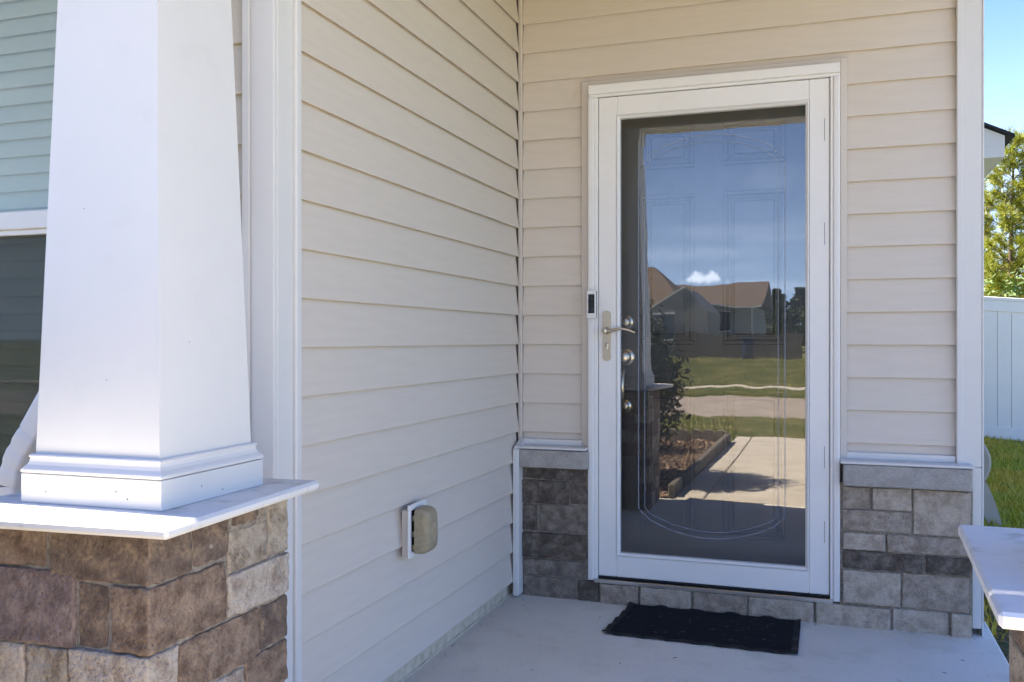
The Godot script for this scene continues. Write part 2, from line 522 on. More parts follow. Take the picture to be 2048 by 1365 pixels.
# ---------------------------------------------------------------- ground heights
func front_profile(z: float) -> float:
	if z < 7.0: return -0.03
	if z < 12.2: return lerpf(-0.03, -0.22, (z - 7.0) / 5.2)
	if z < 18.2: return -0.24
	if z < 22.2: return lerpf(-0.22, -0.28, (z - 18.2) / 4.0)
	if z < 24.0: return -0.28
	return lerpf(-0.28, 0.5, smoothstep(24.0, 38.0, z))

func ground_y(x: float, z: float) -> float:
	var back := -0.05 - 0.08 * clampf(x - 1.85, 0.0, 4.0) - 0.0036 * clampf(-z, 0.0, 20.0)
	return lerpf(back, front_profile(z), smoothstep(0.5, 4.0, z))

func strip(x0: float, x1: float, z0: float, z1: float, lift: float, dx := 8.0, dz := 1.0) -> ArrayMesh:
	var s := Shape.new()
	var rows := []
	var nz := maxi(1, int(ceil((z1 - z0) / dz)))
	var nx := maxi(1, int(ceil((x1 - x0) / dx)))
	for j in nz + 1:
		var row := []
		for k in nx + 1:
			var x := lerpf(x0, x1, float(k) / nx)
			var z := lerpf(z0, z1, float(j) / nz)
			row.append(Vector3(x, ground_y(x, z) + lift, z))
		rows.append(row)
	s.grid(rows, true)
	return s.mesh()

func _ready() -> void:
	# ---- camera, sky, sun, exposure
	var cam := Camera3D.new()
	cam.name = "camera"
	cam.position = Vector3(1.282, 1.12, 3.795)
	cam.rotation = Vector3(-0.00137, deg_to_rad(19.1), 0.0)
	cam.fov = 41.0
	cam.near = 0.05
	cam.far = 600.0
	add_child(cam)
	var env := Environment.new()
	env.background_mode = Environment.BG_SKY
	env.sky = make_sky()
	env.tonemap_mode = Environment.TONE_MAPPER_LINEAR
	env.tonemap_exposure = 9.3
	env.sdfgi_enabled = true
	env.ssao_enabled = true
	env.ssil_enabled = true
	var we := WorldEnvironment.new()
	we.name = "air"
	we.environment = env
	add_child(we)
	var sun := DirectionalLight3D.new()
	sun.name = "sun"
	sun.light_energy = 1.12
	sun.light_color = Color(1.0, 0.955, 0.89)
	sun.light_angular_distance = 0.5
	sun.shadow_enabled = true
	add_child(sun)
	var el := deg_to_rad(52.0)
	var az := deg_to_rad(5.0)
	sun.look_at_from_position(Vector3.ZERO, Vector3(cos(el) * cos(az), -sin(el), cos(el) * sin(az)))

	rng.seed = 7
	wobble.seed = 12
	wobble.frequency = 1.0
	wobble.fractal_octaves = 3
	make_materials()
	build_ground()
	build_house()
	build_doors()
	build_piers()
	build_small_things()
	build_yard()
	build_street()

# ---------------------------------------------------------------- ground
func build_ground() -> void:
	var xs := [-160.0, -80.0, -40.0, -20.0, -12.0, -8.0, -4.0, -2.0, 0.0, 1.0, 1.85, 2.5, 3.2, 4.0, 5.0, 6.5, 9.0, 14.0, 24.0, 50.0, 90.0, 160.0]
	var zs := [-160.0, -90.0, -50.0, -30.0, -20.0, -14.0, -10.0, -7.0, -4.0, -2.0, 0.0, 0.5, 1.0, 1.5, 2.0, 2.5, 3.0, 3.5, 4.0, 5.5, 7.0, 8.5, 10.0, 12.2, 12.25, 15.0, 18.2, 18.25, 20.0, 22.2, 24.0, 26.0, 28.0, 30.0, 32.0, 34.0, 36.0, 38.0, 45.0, 60.0, 90.0, 160.0]
	var s := Shape.new()
	var rows := []
	for z in zs:
		var row := []
		for x in xs: row.append(Vector3(x, ground_y(x, z), z))
		rows.append(row)
	s.grid(rows, true)
	structure("ground", s.mesh(), mats.lawn)
	structure("road", strip(-90, 90, 12.3, 18.1, 0.02, 30, 6), mats.road)
	structure("sidewalk", strip(-90, 90, 22.3, 23.8, 0.03, 30, 1), mats.walk)
	var slab := Node3D.new()
	slab.name = "porch_slab"
	slab.set_meta("kind", "structure")
	add_child(slab)
	part(slab, "slab_panel", boxed(Vector3(-0.05, -0.12, -0.2), Vector3(1.868, FLOOR, 2.60), 0.008), mats.slab)
	part(slab, "slab_panel", boxed(Vector3(-5.0, -0.12, 1.80), Vector3(-0.052, FLOOR, 2.60), 0.008), mats.slab)
	var walk := Node3D.new()
	walk.name = "walkway"
	walk.set_meta("kind", "structure")
	add_child(walk)
	var cx := [0.275, 0.464, 2.3, 4.2, 6.1]
	var cz := [2.606, 5.0, 7.05]
	for k in cx.size() - 1:
		for j in cz.size() - 1:
			part(walk, "slab_panel", boxed(Vector3(cx[k] + 0.005, -0.1, cz[j] + 0.004), Vector3(cx[k + 1] - 0.005, FLOOR - 0.003, cz[j + 1] - 0.004), 0.006), mats.walk)
	structure("driveway", strip(3.0, 8.0, 7.06, 12.28, 0.03, 5, 1), mats.walk)

# ---------------------------------------------------------------- house
func build_house() -> void:
	var h := thing("house", "beige vinyl-sided house around the recessed entry, with white trim", "house")
	# door wall
	var dw := group_part(h, "entry_wall")
	siding(dw, Vector3(0.02, 0, -0.008), Vector3.RIGHT, Vector3.BACK, 0.272, 0.679, 2.243)
	siding(dw, Vector3(1.349, 0, -0.008), Vector3.RIGHT, Vector3.BACK, 0.388, 0.672, 2.243)
	siding(dw, Vector3(0.02, 0, -0.008), Vector3.RIGHT, Vector3.BACK, 1.717, 2.243, 2.72)
	siding(dw, Vector3(0.290, 0, -0.008), Vector3.RIGHT, Vector3.BACK, 1.061, 2.2195, 2.243)
	part(dw, "sheathing", boxed(Vector3(-0.15, -0.1, -0.16), Vector3(0.335, 2.74, -0.012)), mats.sheathing)
	part(dw, "sheathing", boxed(Vector3(1.318, -0.1, -0.16), Vector3(1.80, 2.74, -0.012)), mats.sheathing)
	part(dw, "sheathing", boxed(Vector3(0.336, 2.17, -0.16), Vector3(1.317, 2.74, -0.012)), mats.sheathing)
	part(dw, "sheathing", boxed(Vector3(0.336, -0.1, -0.16), Vector3(1.317, 0.10, -0.012)), mats.sheathing)
	# beige channel round the door
	part(dw, "trim_channel", boxed(Vector3(0.289, 0.660, 0.0), Vector3(0.3255, 2.219, 0.021), 0.002), mats.siding_trim)
	part(dw, "trim_channel", boxed(Vector3(1.3275, 0.650, 0.0), Vector3(1.352, 2.219, 0.021), 0.002), mats.siding_trim)
	part(dw, "trim_channel", boxed(Vector3(0.3257, 2.1925, 0.0), Vector3(1.3273, 2.2192, 0.022), 0.002), mats.siding_trim)
	# inside corner channel
	var ic := Shape.new()
	ic.box(Vector3(0.001, 0.672, -0.002), Vector3(0.019, 2.735, 0.017), 0.003)
	part(dw, "corner_channel", ic.mesh(), mats.siding_trim)
	# right-hand corner post: a flat with a raised bead, then its return
	var cp := group_part(h, "corner_post")
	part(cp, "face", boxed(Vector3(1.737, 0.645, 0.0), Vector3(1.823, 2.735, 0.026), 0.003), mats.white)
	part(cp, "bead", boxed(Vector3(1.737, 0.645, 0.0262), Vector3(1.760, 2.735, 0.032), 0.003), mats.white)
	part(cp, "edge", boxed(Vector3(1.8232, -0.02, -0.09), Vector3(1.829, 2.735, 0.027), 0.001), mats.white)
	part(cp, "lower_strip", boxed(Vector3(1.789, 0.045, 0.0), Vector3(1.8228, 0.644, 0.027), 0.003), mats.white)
	# stone veneer under the ledge
	var sv := group_part(h, "stone_veneer")
	part(sv, "mortar", boxed(Vector3(0.03, FLOOR - 0.05, -0.003), Vector3(0.3265, 0.58, 0.050)), mats.mortar)
	part(sv, "mortar", boxed(Vector3(1.3275, FLOOR - 0.05, -0.003), Vector3(1.7885, 0.57, 0.050)), mats.mortar)
	part(sv, "mortar", boxed(Vector3(0.327, FLOOR - 0.05, -0.003), Vector3(1.327, 0.098, 0.048)), mats.mortar)
	var right := [[1.334, 1.435, 0.47, 0.558, "stone_grey"], [1.442, 1.581, 0.473, 0.558, "stone_ash"], [1.586, 1.782, 0.387, 0.558, "stone_ash"], [1.334, 1.58, 0.386, 0.468, "stone_grey"],
		[1.336, 1.489, 0.315, 0.381, "stone_ash"], [1.494, 1.782, 0.315, 0.383, "stone_grey"], [1.336, 1.62, 0.240, 0.311, "stone_coal"], [1.630, 1.786, 0.245, 0.311, "stone_coal"],
		[1.336, 1.542, 0.108, 0.236, "stone_ash"], [1.548, 1.776, 0.106, 0.240, "stone_grey"]]
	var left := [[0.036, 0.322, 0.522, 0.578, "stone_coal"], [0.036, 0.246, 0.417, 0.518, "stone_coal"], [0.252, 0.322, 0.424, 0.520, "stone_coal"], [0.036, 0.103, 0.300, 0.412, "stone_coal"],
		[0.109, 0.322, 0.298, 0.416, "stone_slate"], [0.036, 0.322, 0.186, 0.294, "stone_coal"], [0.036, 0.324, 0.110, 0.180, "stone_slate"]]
	var base := [[0.036, 0.274, 0.004, 0.106, "stone_slate"], [0.279, 0.373, 0.004, 0.104, "stone_coal"], [0.378, 0.542, 0.004, 0.100, "stone_grey"], [0.548, 0.758, 0.004, 0.100, "stone_ash"],
		[0.764, 0.977, 0.004, 0.100, "stone_grey"], [0.983, 1.232, 0.004, 0.100, "stone_ash"], [1.238, 1.507, 0.004, 0.101, "stone_ash"], [1.513, 1.708, 0.004, 0.103, "stone_ash"], [1.714, 1.785, 0.004, 0.103, "stone_ash"]]
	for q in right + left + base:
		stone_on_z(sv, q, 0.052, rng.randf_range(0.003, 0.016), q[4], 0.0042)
	for q in [[0.036, 0.332, 0.576, 0.652], [1.337, 1.783, 0.564, 0.646]]:
		part(sv, "ledge_stone", rock(Vector3(q[1] - q[0], q[3] - q[2], 0.115), 0.008, 0.0022, rng.randf() * 50.0, 0.03), mats.stone_ledge, Transform3D(Basis(), Vector3((q[0] + q[1]) * 0.5, (q[2] + q[3]) * 0.5, 0.0475)))
	# white flashing over the ledge and the white end strip in the corner
	var fl := group_part(h, "ledge_flashing")
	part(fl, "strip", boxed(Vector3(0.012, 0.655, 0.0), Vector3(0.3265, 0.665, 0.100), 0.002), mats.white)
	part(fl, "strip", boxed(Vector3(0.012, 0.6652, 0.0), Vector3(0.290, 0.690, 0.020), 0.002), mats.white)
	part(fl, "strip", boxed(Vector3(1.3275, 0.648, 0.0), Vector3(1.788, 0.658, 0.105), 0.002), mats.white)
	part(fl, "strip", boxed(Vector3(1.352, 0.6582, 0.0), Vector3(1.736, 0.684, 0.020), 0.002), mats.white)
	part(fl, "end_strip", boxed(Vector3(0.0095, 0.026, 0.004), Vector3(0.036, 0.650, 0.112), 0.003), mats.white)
	var fs := Shape.new()
	fs.prism(PackedVector2Array([Vector2(0.004, 0.685), Vector2(0.02, 0.692), Vector2(0.116, 0.652), Vector2(0.108, 0.640), Vector2(0.004, 0.662)]), 0.022, Transform3D(Basis(Vector3.BACK, Vector3.UP, Vector3.LEFT), Vector3(0.034, 0, 0)))
	part(fl, "slanted_cover", fs.mesh(), mats.white)
	# side wall of the recess
	var sw := group_part(h, "side_wall")
	siding(sw, Vector3(-0.008, 0, 1.766), Vector3.FORWARD, Vector3.RIGHT, 1.738, 0.084, 2.72)
	part(sw, "sheathing", boxed(Vector3(-0.16, 0.086, -0.003), Vector3(-0.0085, 2.74, 1.764)), mats.sheathing)
	part(sw, "foundation", boxed(Vector3(-0.16, -0.1, 0.02), Vector3(-0.018, 0.087, 1.85), 0.002), mats.foundation)
	var bead := Shape.new()                                     # rough mortar smear where the foundation meets the slab
	var path := []
	var rads := []
	for k in 60:
		var z := 0.05 + k * 0.03
		path.append(Vector3(-0.017 + wobble.get_noise_2d(z * 30.0, 2.0) * 0.006, FLOOR + 0.001 + wobble.get_noise_2d(z * 25.0, 9.0) * 0.004, z))
		rads.append(0.006 + 0.004 * wobble.get_noise_2d(z * 40.0, 5.0))
	bead.tube(path, rads, 6)
	part(sw, "mortar_smear", bead.mesh(), mats.foundation)
	# outer corner post between side wall and window wall
	var oc := group_part(h, "corner_post")
	part(oc, "face", boxed(Vector3(-0.088, 0.04, 1.86), Vector3(0.001, 2.735, 1.876), 0.003), mats.white)
	part(oc, "face", boxed(Vector3(-0.014, 0.04, 1.792), Vector3(0.0012, 2.735, 1.8598), 0.002), mats.white)
	part(oc, "bead", boxed(Vector3(-0.014, 0.04, 1.765), Vector3(0.0115, 2.735, 1.7918), 0.004), mats.white)
	part(oc, "bead", boxed(Vector3(-0.088, 0.04, 1.8772), Vector3(-0.066, 2.735, 1.882), 0.002), mats.white)
	# window wall
	var ww := group_part(h, "window_wall")
	siding(ww, Vector3(-0.55, 0, 1.848), Vector3.RIGHT, Vector3.BACK, 0.46, 0.084, 2.72)
	siding(ww, Vector3(-5.0, 0, 1.85), Vector3.RIGHT, Vector3.BACK, 3.19, 0.084, 2.72)
	siding(ww, Vector3(-1.81, 0, 1.85), Vector3.RIGHT, Vector3.BACK, 1.26, 0.084, 0.66)
	siding(ww, Vector3(-1.81, 0, 1.85), Vector3.RIGHT, Vector3.BACK, 1.26, 2.24, 2.72)
	part(ww, "sheathing", boxed(Vector3(-0.60, 0.0, 1.766), Vector3(-0.016, 2.74, 1.846)), mats.sheathing)
	part(ww, "sheathing", boxed(Vector3(-5.0, 0.0, 1.701), Vector3(-1.75, 2.74, 1.846)), mats.sheathing)
	part(ww, "sheathing", boxed(Vector3(-1.749, 0.0, 1.701), Vector3(-0.601, 0.70, 1.846)), mats.sheathing)
	part(ww, "sheathing", boxed(Vector3(-1.749, 2.21, 1.701), Vector3(-0.601, 2.74, 1.846)), mats.sheathing)
	part(ww, "inner_wall", boxed(Vector3(-5.0, 0.0, 1.20), Vector3(-0.17, 2.74, 1.25)), mats.sheathing)
	build_window(h)
	# porch ceiling of narrow soffit strips, beam, roofs
	var ce := group_part(h, "porch_ceiling")
	var long_strip := boxed(Vector3(0, 0, 0), Vector3(0.098, 0.012, 2.26), 0.003)
	var short_strip := boxed(Vector3(0, 0, 0), Vector3(0.098, 0.012, 0.36), 0.003)
	for k in 69:
		var x := -5.0 + k * 0.1
		if x > 0.0: part(ce, "soffit_strip", long_strip, mats.soffit_tan, Transform3D(Basis(), Vector3(x, 2.728, -0.02)))
		else: part(ce, "soffit_strip", short_strip, mats.soffit_tan, Transform3D(Basis(), Vector3(x, 2.728, 1.86)))
	part(ce, "deck", boxed(Vector3(-5.0, 2.742, -3.6), Vector3(1.85, 2.77, 2.37)), mats.sheathing)
	part(h, "porch_beam", boxed(Vector3(-5.0, 2.50, 2.175), Vector3(1.86, 2.741, 2.372), 0.004), mats.white)
	var fr := Shape.new()
	fr.prism(PackedVector2Array([Vector2(-2.37, 2.771), Vector2(-2.37, 2.80), Vector2(3.6, 4.9), Vector2(3.6, 2.771)]), 6.86, Transform3D(Basis(Vector3.FORWARD, Vector3.UP, Vector3.RIGHT), Vector3(-5.0, 0, 0)))
	part(h, "porch_roof", fr.mesh(), mats.shingle_black)
	part(h, "entry_roof", boxed(Vector3(-0.3, 2.80, 2.371), Vector3(1.86, 2.86, 2.80)), mats.shingle_black)
	var mr := group_part(h, "main_roof")
	var roof := Shape.new()
	roof.prism(PackedVector2Array([Vector2(2.53, 2.555), Vector2(2.53, 2.575), Vector2(-3.5, 5.56), Vector2(-9.53, 2.575), Vector2(-9.53, 2.555), Vector2(-3.5, 5.535)]), 10.4, Transform3D(Basis(), Vector3(0, 0, -13.85)))
	part(mr, "shingles", roof.mesh(), mats.shingle_black)
	var gb := Shape.new()
	gb.prism(PackedVector2Array([Vector2(2.47, 2.42), Vector2(2.47, 2.572), Vector2(-3.5, 5.527), Vector2(-9.47, 2.572), Vector2(-9.47, 2.42)]), 0.02, Transform3D(Basis(), Vector3(0, 0, -3.50)))
	part(mr, "gable_face", gb.mesh(), mats.white)
	part(mr, "fascia", boxed(Vector3(2.452, 2.42, -13.8), Vector3(2.472, 2.56, -3.501)), mats.white)
	part(mr, "soffit", boxed(Vector3(1.80, 2.421, -13.8), Vector3(2.451, 2.433, -3.501)), mats.white)
	var lap := Shape.new()                                      # lap joints of the cladding on the gable face
	for y in [2.50, 2.62, 2.74]:
		lap.box(Vector3(1.7, y, -3.4799), Vector3(2.47 - maxf(0.0, (y - 2.56) * 2.0), y + 0.006, -3.476))
	part(mr, "lap_strip", lap.mesh(), mats.white)
	var rw := group_part(h, "rear_side_wall")
	part(rw, "sheathing", boxed(Vector3(1.66, -0.3, -13.5), Vector3(1.803, 2.42, -0.161)), mats.sheathing)
	siding(rw, Vector3(1.804, 0, -0.10), Vector3.FORWARD, Vector3.RIGHT, 13.3, 0.084, 2.42)
	part(rw, "foundation", boxed(Vector3(1.66, -0.5, -13.5), Vector3(1.806, 0.083, -0.17)), mats.foundation)
	part(h, "rear_wall", boxed(Vector3(-8.8, -0.5, -13.6), Vector3(1.66, 2.42, -13.501)), mats.siding_trim)
	part(h, "far_side_wall", boxed(Vector3(-8.9, -0.5, -13.5), Vector3(-8.8, 2.74, 1.70)), mats.siding_trim)
	# downspout on the window wall, with a crimped elbow
	var ds := group_part(h, "downspout")
	spout(ds, [Vector3(-0.20, 2.5, 2.0), Vector3(-0.20, 1.52, 2.0), Vector3(-0.23, 1.45, 2.0)], "pipe")
	spout(ds, [Vector3(-0.23, 1.45, 2.0), Vector3(-0.625, 0.885, 2.0)], "pipe")
	spout(ds, [Vector3(-0.625, 0.885, 2.0), Vector3(-0.660, 0.840, 2.0), Vector3(-0.685, 0.795, 2.0), Vector3(-0.695, 0.745, 2.0)], "elbow")
	spout(ds, [Vector3(-0.697, 0.745, 2.0), Vector3(-0.698, 0.10, 2.0)], "pipe")

func spout(parent: Node3D, path: Array, called: String) -> void:
	# a rectangular pipe with ribs along it; the elbow has crimps across it
	var rows := []
	var steps := []
	for k in path.size() - 1:
		var cuts := 4 if called == "elbow" else 1
		for j in cuts: steps.append([path[k].lerp(path[k + 1], float(j) / cuts), j == 0])
	steps.append([path[-1], true])
	for k in steps.size():
		var t: Vector3 = (steps[mini(k + 1, steps.size() - 1)][0] - steps[maxi(k - 1, 0)][0]).normalized()
		var a := Vector3.BACK.cross(t).normalized()
		var crimp: float = 1.0 if called != "elbow" or not steps[k][1] else 0.90
		var ring := []
		for q in 33:
			var w := TAU * q / 32.0
			var e := Vector2(signf(cos(w)) * pow(absf(cos(w)), 0.35) * 0.034, signf(sin(w)) * pow(absf(sin(w)), 0.35) * 0.026) * crimp
			var rib := 1.0 - 0.05 * absf(sin(w * 8.0))
			ring.append(steps[k][0] + (a * e.x + Vector3.BACK * e.y) * rib)
		rows.append(ring)
	var s := Shape.new()
	s.grid(rows)
	part(parent, called, s.mesh(), mats.white)

func build_window(h: Node3D) -> void:
	var w := group_part(h, "window")
	var x0 := -1.75
	var x1 := -0.60
	var z := 1.80
	# outer frame, 5 cm wide
	for q in [[x0, x0 + 0.05, 0.70, 2.21], [x1 - 0.05, x1, 0.70, 2.21]]:
		part(w, "frame", boxed(Vector3(q[0], q[2], z - 0.06), Vector3(q[1], q[3], 1.872), 0.003), mats.white)
	part(w, "frame", boxed(Vector3(x0 + 0.0502, 2.16, z - 0.06), Vector3(x1 - 0.0502, 2.21, 1.871), 0.003), mats.white)
	part(w, "sill", boxed(Vector3(x0 - 0.02, 0.668, z - 0.06), Vector3(x1 + 0.02, 0.6995, 1.892), 0.004), mats.white)
	part(w, "frame", boxed(Vector3(x0 + 0.0502, 0.70, z - 0.06), Vector3(x1 - 0.0502, 0.745, 1.868), 0.003), mats.white)
	# upper sash proud of the lower one
	part(w, "meeting_rail", boxed(Vector3(x0 + 0.051, 1.427, z), Vector3(x1 - 0.051, 1.478, 1.850), 0.003), mats.white)
	part(w, "meeting_rail", boxed(Vector3(x0 + 0.051, 1.412, z - 0.03), Vector3(x1 - 0.051, 1.4268, 1.840), 0.002), mats.white)
	part(w, "upper_pane", boxed(Vector3(x0 + 0.05, 1.476, 1.826), Vector3(x1 - 0.05, 2.161, 1.830)), mats.window_glass)
	part(w, "lower_pane", boxed(Vector3(x0 + 0.05, 0.744, 1.800), Vector3(x1 - 0.05, 1.413, 1.804)), mats.window_glass)
	part(w, "insect_screen", boxed(Vector3(x0 + 0.05, 0.746, 1.834), Vector3(x1 - 0.05, 1.411, 1.8355)), mats.insect_screen)
	var slat := Shape.new()
	slat.box(Vector3(x0 + 0.055, -0.029, -0.0015), Vector3(x1 - 0.055, 0.029, 0.0015), 0.0006)
	var sm := slat.mesh()
	for k in 30:
		part(w, "blind_slat", sm, mats.slat_paint, Transform3D(Basis(Vector3.RIGHT, deg_to_rad(-12.0 + rng.randf_range(-1.5, 1.5))), Vector3(0, 0.72 + k * 0.0505, 1.755)))

# ---------------------------------------------------------------- doors
func build_doors() -> void:
	# white frame round the storm door, fixed to the wall
	var fr := thing("door_surround", "white metal frame fixed round the glass storm door", "door frame")
	part(fr, "jamb", boxed(Vector3(0.3265, 0.108, 0.0), Vector3(0.352, 2.1395, 0.060), 0.003), mats.white_door_lifted)
	part(fr, "jamb", boxed(Vector3(0.3522, 0.112, 0.0), Vector3(0.3675, 2.1393, 0.052), 0.002), mats.white_door_lifted)
	part(fr, "jamb", boxed(Vector3(1.302, 0.108, 0.0), Vector3(1.3265, 2.1395, 0.060), 0.003), mats.white_door_lifted)
	part(fr, "jamb", boxed(Vector3(1.2905, 0.112, 0.0), Vector3(1.3018, 2.1393, 0.055), 0.002), mats.white_door_lifted)
	part(fr, "header", boxed(Vector3(0.3265, 2.1525, 0.0), Vector3(1.3265, 2.1915, 0.060), 0.003), mats.white_door_lifted)
	part(fr, "header", boxed(Vector3(0.3267, 2.1398, 0.0), Vector3(1.3263, 2.1523, 0.052), 0.002), mats.white_door_lifted)
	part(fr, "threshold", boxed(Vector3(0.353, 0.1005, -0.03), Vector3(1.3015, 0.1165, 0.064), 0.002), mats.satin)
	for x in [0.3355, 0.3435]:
		part(fr, "bead", boxed(Vector3(x, 0.11, 0.0602), Vector3(x + 0.003, 2.138, 0.0618)), mats.white_door_lifted)
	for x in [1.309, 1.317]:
		part(fr, "bead", boxed(Vector3(x, 0.11, 0.0602), Vector3(x + 0.003, 2.138, 0.0618)), mats.white_door_lifted)

	var sd := thing("storm_door", "white storm door with one tall mirror-like glass pane and lever handle", "door", Vector3(0.37, 0.118, 0.03))
	var o := Vector3(-0.37, -0.118, -0.03)
	var add := func(called: String, lo: Vector3, hi: Vector3, b: float, m: Material) -> void: part(sd, called, boxed(lo + o, hi + o, b), m)
	add.call("stile", Vector3(0.3695, 0.128, 0.014), Vector3(0.4470, 2.1375, 0.046), 0.003, mats.white_door_lifted)
	add.call("stile", Vector3(1.2120, 0.128, 0.014), Vector3(1.2885, 2.1375, 0.046), 0.003, mats.white_door_lifted)
	add.call("top_rail", Vector3(0.4472, 2.0575, 0.014), Vector3(1.2118, 2.1374, 0.046), 0.003, mats.white_door_lifted)
	add.call("bottom_rail", Vector3(0.4472, 0.128, 0.014), Vector3(1.2118, 0.2150, 0.046), 0.003, mats.white_door_lifted)
	add.call("sweep", Vector3(0.3697, 0.1185, 0.016), Vector3(1.2883, 0.1275, 0.044), 0.001, mats.rubber)
	# sloped bead that holds the glass
	var bead := Shape.new()
	var a := [Vector2(0.4472, 0.2152), Vector2(1.2118, 0.2152), Vector2(1.2118, 2.0573), Vector2(0.4472, 2.0573)]
	var b := [Vector2(0.4600, 0.2280), Vector2(1.1990, 0.2280), Vector2(1.1990, 2.0445), Vector2(0.4600, 2.0445)]
	for k in 4:
		var p: Vector2 = a[k]; var q: Vector2 = a[(k + 1) % 4]; var r: Vector2 = b[(k + 1) % 4]; var s: Vector2 = b[k]
		var mid := func(u: Vector2, v: Vector2) -> Vector2: return u.lerp(v, 0.3)
		var pm: Vector2 = mid.call(p, s); var qm: Vector2 = mid.call(q, r)
		bead.quad(Vector3(p.x, p.y, 0.047) + o, Vector3(q.x, q.y, 0.047) + o, Vector3(qm.x, qm.y, 0.050) + o, Vector3(pm.x, pm.y, 0.050) + o)
		bead.quad(Vector3(pm.x, pm.y, 0.050) + o, Vector3(qm.x, qm.y, 0.050) + o, Vector3(r.x, r.y, 0.040) + o, Vector3(s.x, s.y, 0.040) + o)
		bead.quad(Vector3(s.x, s.y, 0.040) + o, Vector3(r.x, r.y, 0.040) + o, Vector3(r.x, r.y, 0.016) + o, Vector3(s.x, s.y, 0.016) + o)
	part(sd, "glazing_bead", bead.mesh(), mats.white_door_lifted)
	# the pane: rolled glass, so its faces are a hair uneven and the mirror image swims
	var pane := Shape.new()
	var rows := []
	var back := []
	for j in 61:
		var row := []
		var brow := []
		for k in 31:
			var x := lerpf(0.4592, 1.1998, k / 30.0)
			var y := lerpf(0.2272, 2.0453, j / 60.0)
			var wv := wobble.get_noise_2d(x * 3.3, y * 3.0) * 0.00014 + wobble.get_noise_2d(x * 9.0 + 40.0, y * 7.0) * 0.000025
			row.append(Vector3(x, y, 0.034 + wv) + o)
			brow.append(Vector3(x, y, 0.030 + wv) + o)
		rows.append(row); back.append(brow)
	pane.grid(rows)
	pane.grid(back, true)
	var gl := part(sd, "glass_pane", pane.mesh(), mats.coated_glass)
	# etched border: arch, notched corners and long sides, twice
	var etch := func(pts: Array, r: float) -> void:
		var s := Shape.new()
		var path := []
		for q in pts: path.append(Vector3(q[0], q[1], 0.0352) + o)
		s.tube(path, [r], 6)
		part(gl, "etched_line", s.mesh(), mats.etched)
	var arch := func(x0: float, x1: float, y: float, rise: float) -> Array:
		var out := []
		for k in 25:
			var t := k / 24.0
			out.append([lerpf(x0, x1, t), y + rise * (1.0 - pow(2.0 * t - 1.0, 2.0))])
		return out
	for q in [[0.0, 0.0022], [0.026, 0.0016]]:
		var d: float = q[0]
		etch.call(arch.call(0.585, 1.075 - d * 0.5, 1.890 - d, 0.062), q[1])
		etch.call([[1.075 - d * 0.5, 1.890 - d], [1.080, 1.868 - d], [1.102 - d * 0.3, 1.862 - d], [1.104 - d * 0.3, 1.84 - d], [1.122 - d, 1.828 - d], [1.122 - d, 0.42 + d], [1.104 - d * 0.3, 0.40 + d], [1.075, 0.375 + d]], q[1])
		etch.call([[0.585, 1.890 - d], [0.58, 1.868 - d], [0.556 + d * 0.3, 1.862 - d], [0.538 + d, 1.828 - d], [0.538 + d, 0.42 + d], [0.556 + d * 0.3, 0.40 + d], [0.585, 0.375 + d]], q[1])
		etch.call(arch.call(0.585, 1.075, 0.375 + d, -0.062), q[1])
	# plate, lever, keyhole
	var hp := Shape.new()
	var outline := PackedVector2Array()
	for k in 24:
		var w := TAU * k / 24.0
		outline.append(Vector2(cos(w) * 0.0178, sin(w) * 0.0178 + (0.088 if sin(w) >= 0 else -0.088)))
	hp.prism(outline, 0.006, Transform3D(Basis(), Vector3(0.4055, 1.1365, 0.0462) + o))
	var plate := part(sd, "handle_plate", hp.mesh(), mats.nickel_plate)
	var hub := Shape.new()
	hub.lathe([Vector2(0.0, 0.045), Vector2(0.009, 0.045), Vector2(0.0125, 0.041), Vector2(0.013, 0.030), Vector2(0.0105, 0.012), Vector2(0.0145, 0.004), Vector2(0.0145, 0.0)], Vector3(0.406, 1.158, 0.0524) + o, Basis(Vector3.RIGHT, Vector3.BACK, Vector3.DOWN), 20)
	var lev := Shape.new()
	var path := []
	var rads := []
	for k in 17:
		var t := k / 16.0
		path.append(Vector3(0.404 + 0.128 * t, 1.1575 - 0.004 * sin(t * 3.0) + 0.016 * sin(clampf(t * 1.35 - 0.25, 0.0, 1.2) * 2.6) - 0.012 * t * t, 0.088 + 0.006 * sin(t * PI)) + o)
		rads.append(lerpf(0.0085, 0.0042, t))
	lev.tube(path, rads, 10)
	part(sd, "lever", lev.mesh(), mats.nickel)
	part(sd, "lever_hub", hub.mesh(), mats.nickel)
	var key := Shape.new()
	key.lathe([Vector2(0.0, 0.005), Vector2(0.007, 0.005), Vector2(0.0085, 0.003), Vector2(0.0085, 0.0)], Vector3(0.4055, 1.098, 0.0524) + o, Basis(Vector3.RIGHT, Vector3.BACK, Vector3.DOWN), 16)
	key.box(Vector3(0.4012, 1.078, 0.0524) + o, Vector3(0.4098, 1.095, 0.0564) + o, 0.002)
	part(plate, "lock_cylinder", key.mesh(), mats.nickel)
	part(plate, "key_slot", boxed(Vector3(0.4045, 1.094, 0.0574) + o, Vector3(0.4065, 1.1025, 0.0582) + o), mats.dark)
	for y in [1.895, 1.49, 0.62, 0.33]:
		add.call("hinge_slot", Vector3(1.2690, y, 0.0462), Vector3(1.2705, y + 0.085, 0.0470), 0.0, mats.dark)

	var ed := thing("entry_door", "dark charcoal six-panel front door behind the storm door glass", "door", Vector3(0.38, 0.13, -0.08))
	o = Vector3(-0.38, -0.13, 0.08)
	var slab := Shape.new()
	slab.box(Vector3(0.376, 0.118, -0.125) + o, Vector3(1.283, 2.14, -0.080) + o)
	part(ed, "slab", slab.mesh(), mats.entry_paint)
	var xs := [[0.528, 0.752], [0.872, 1.118]]
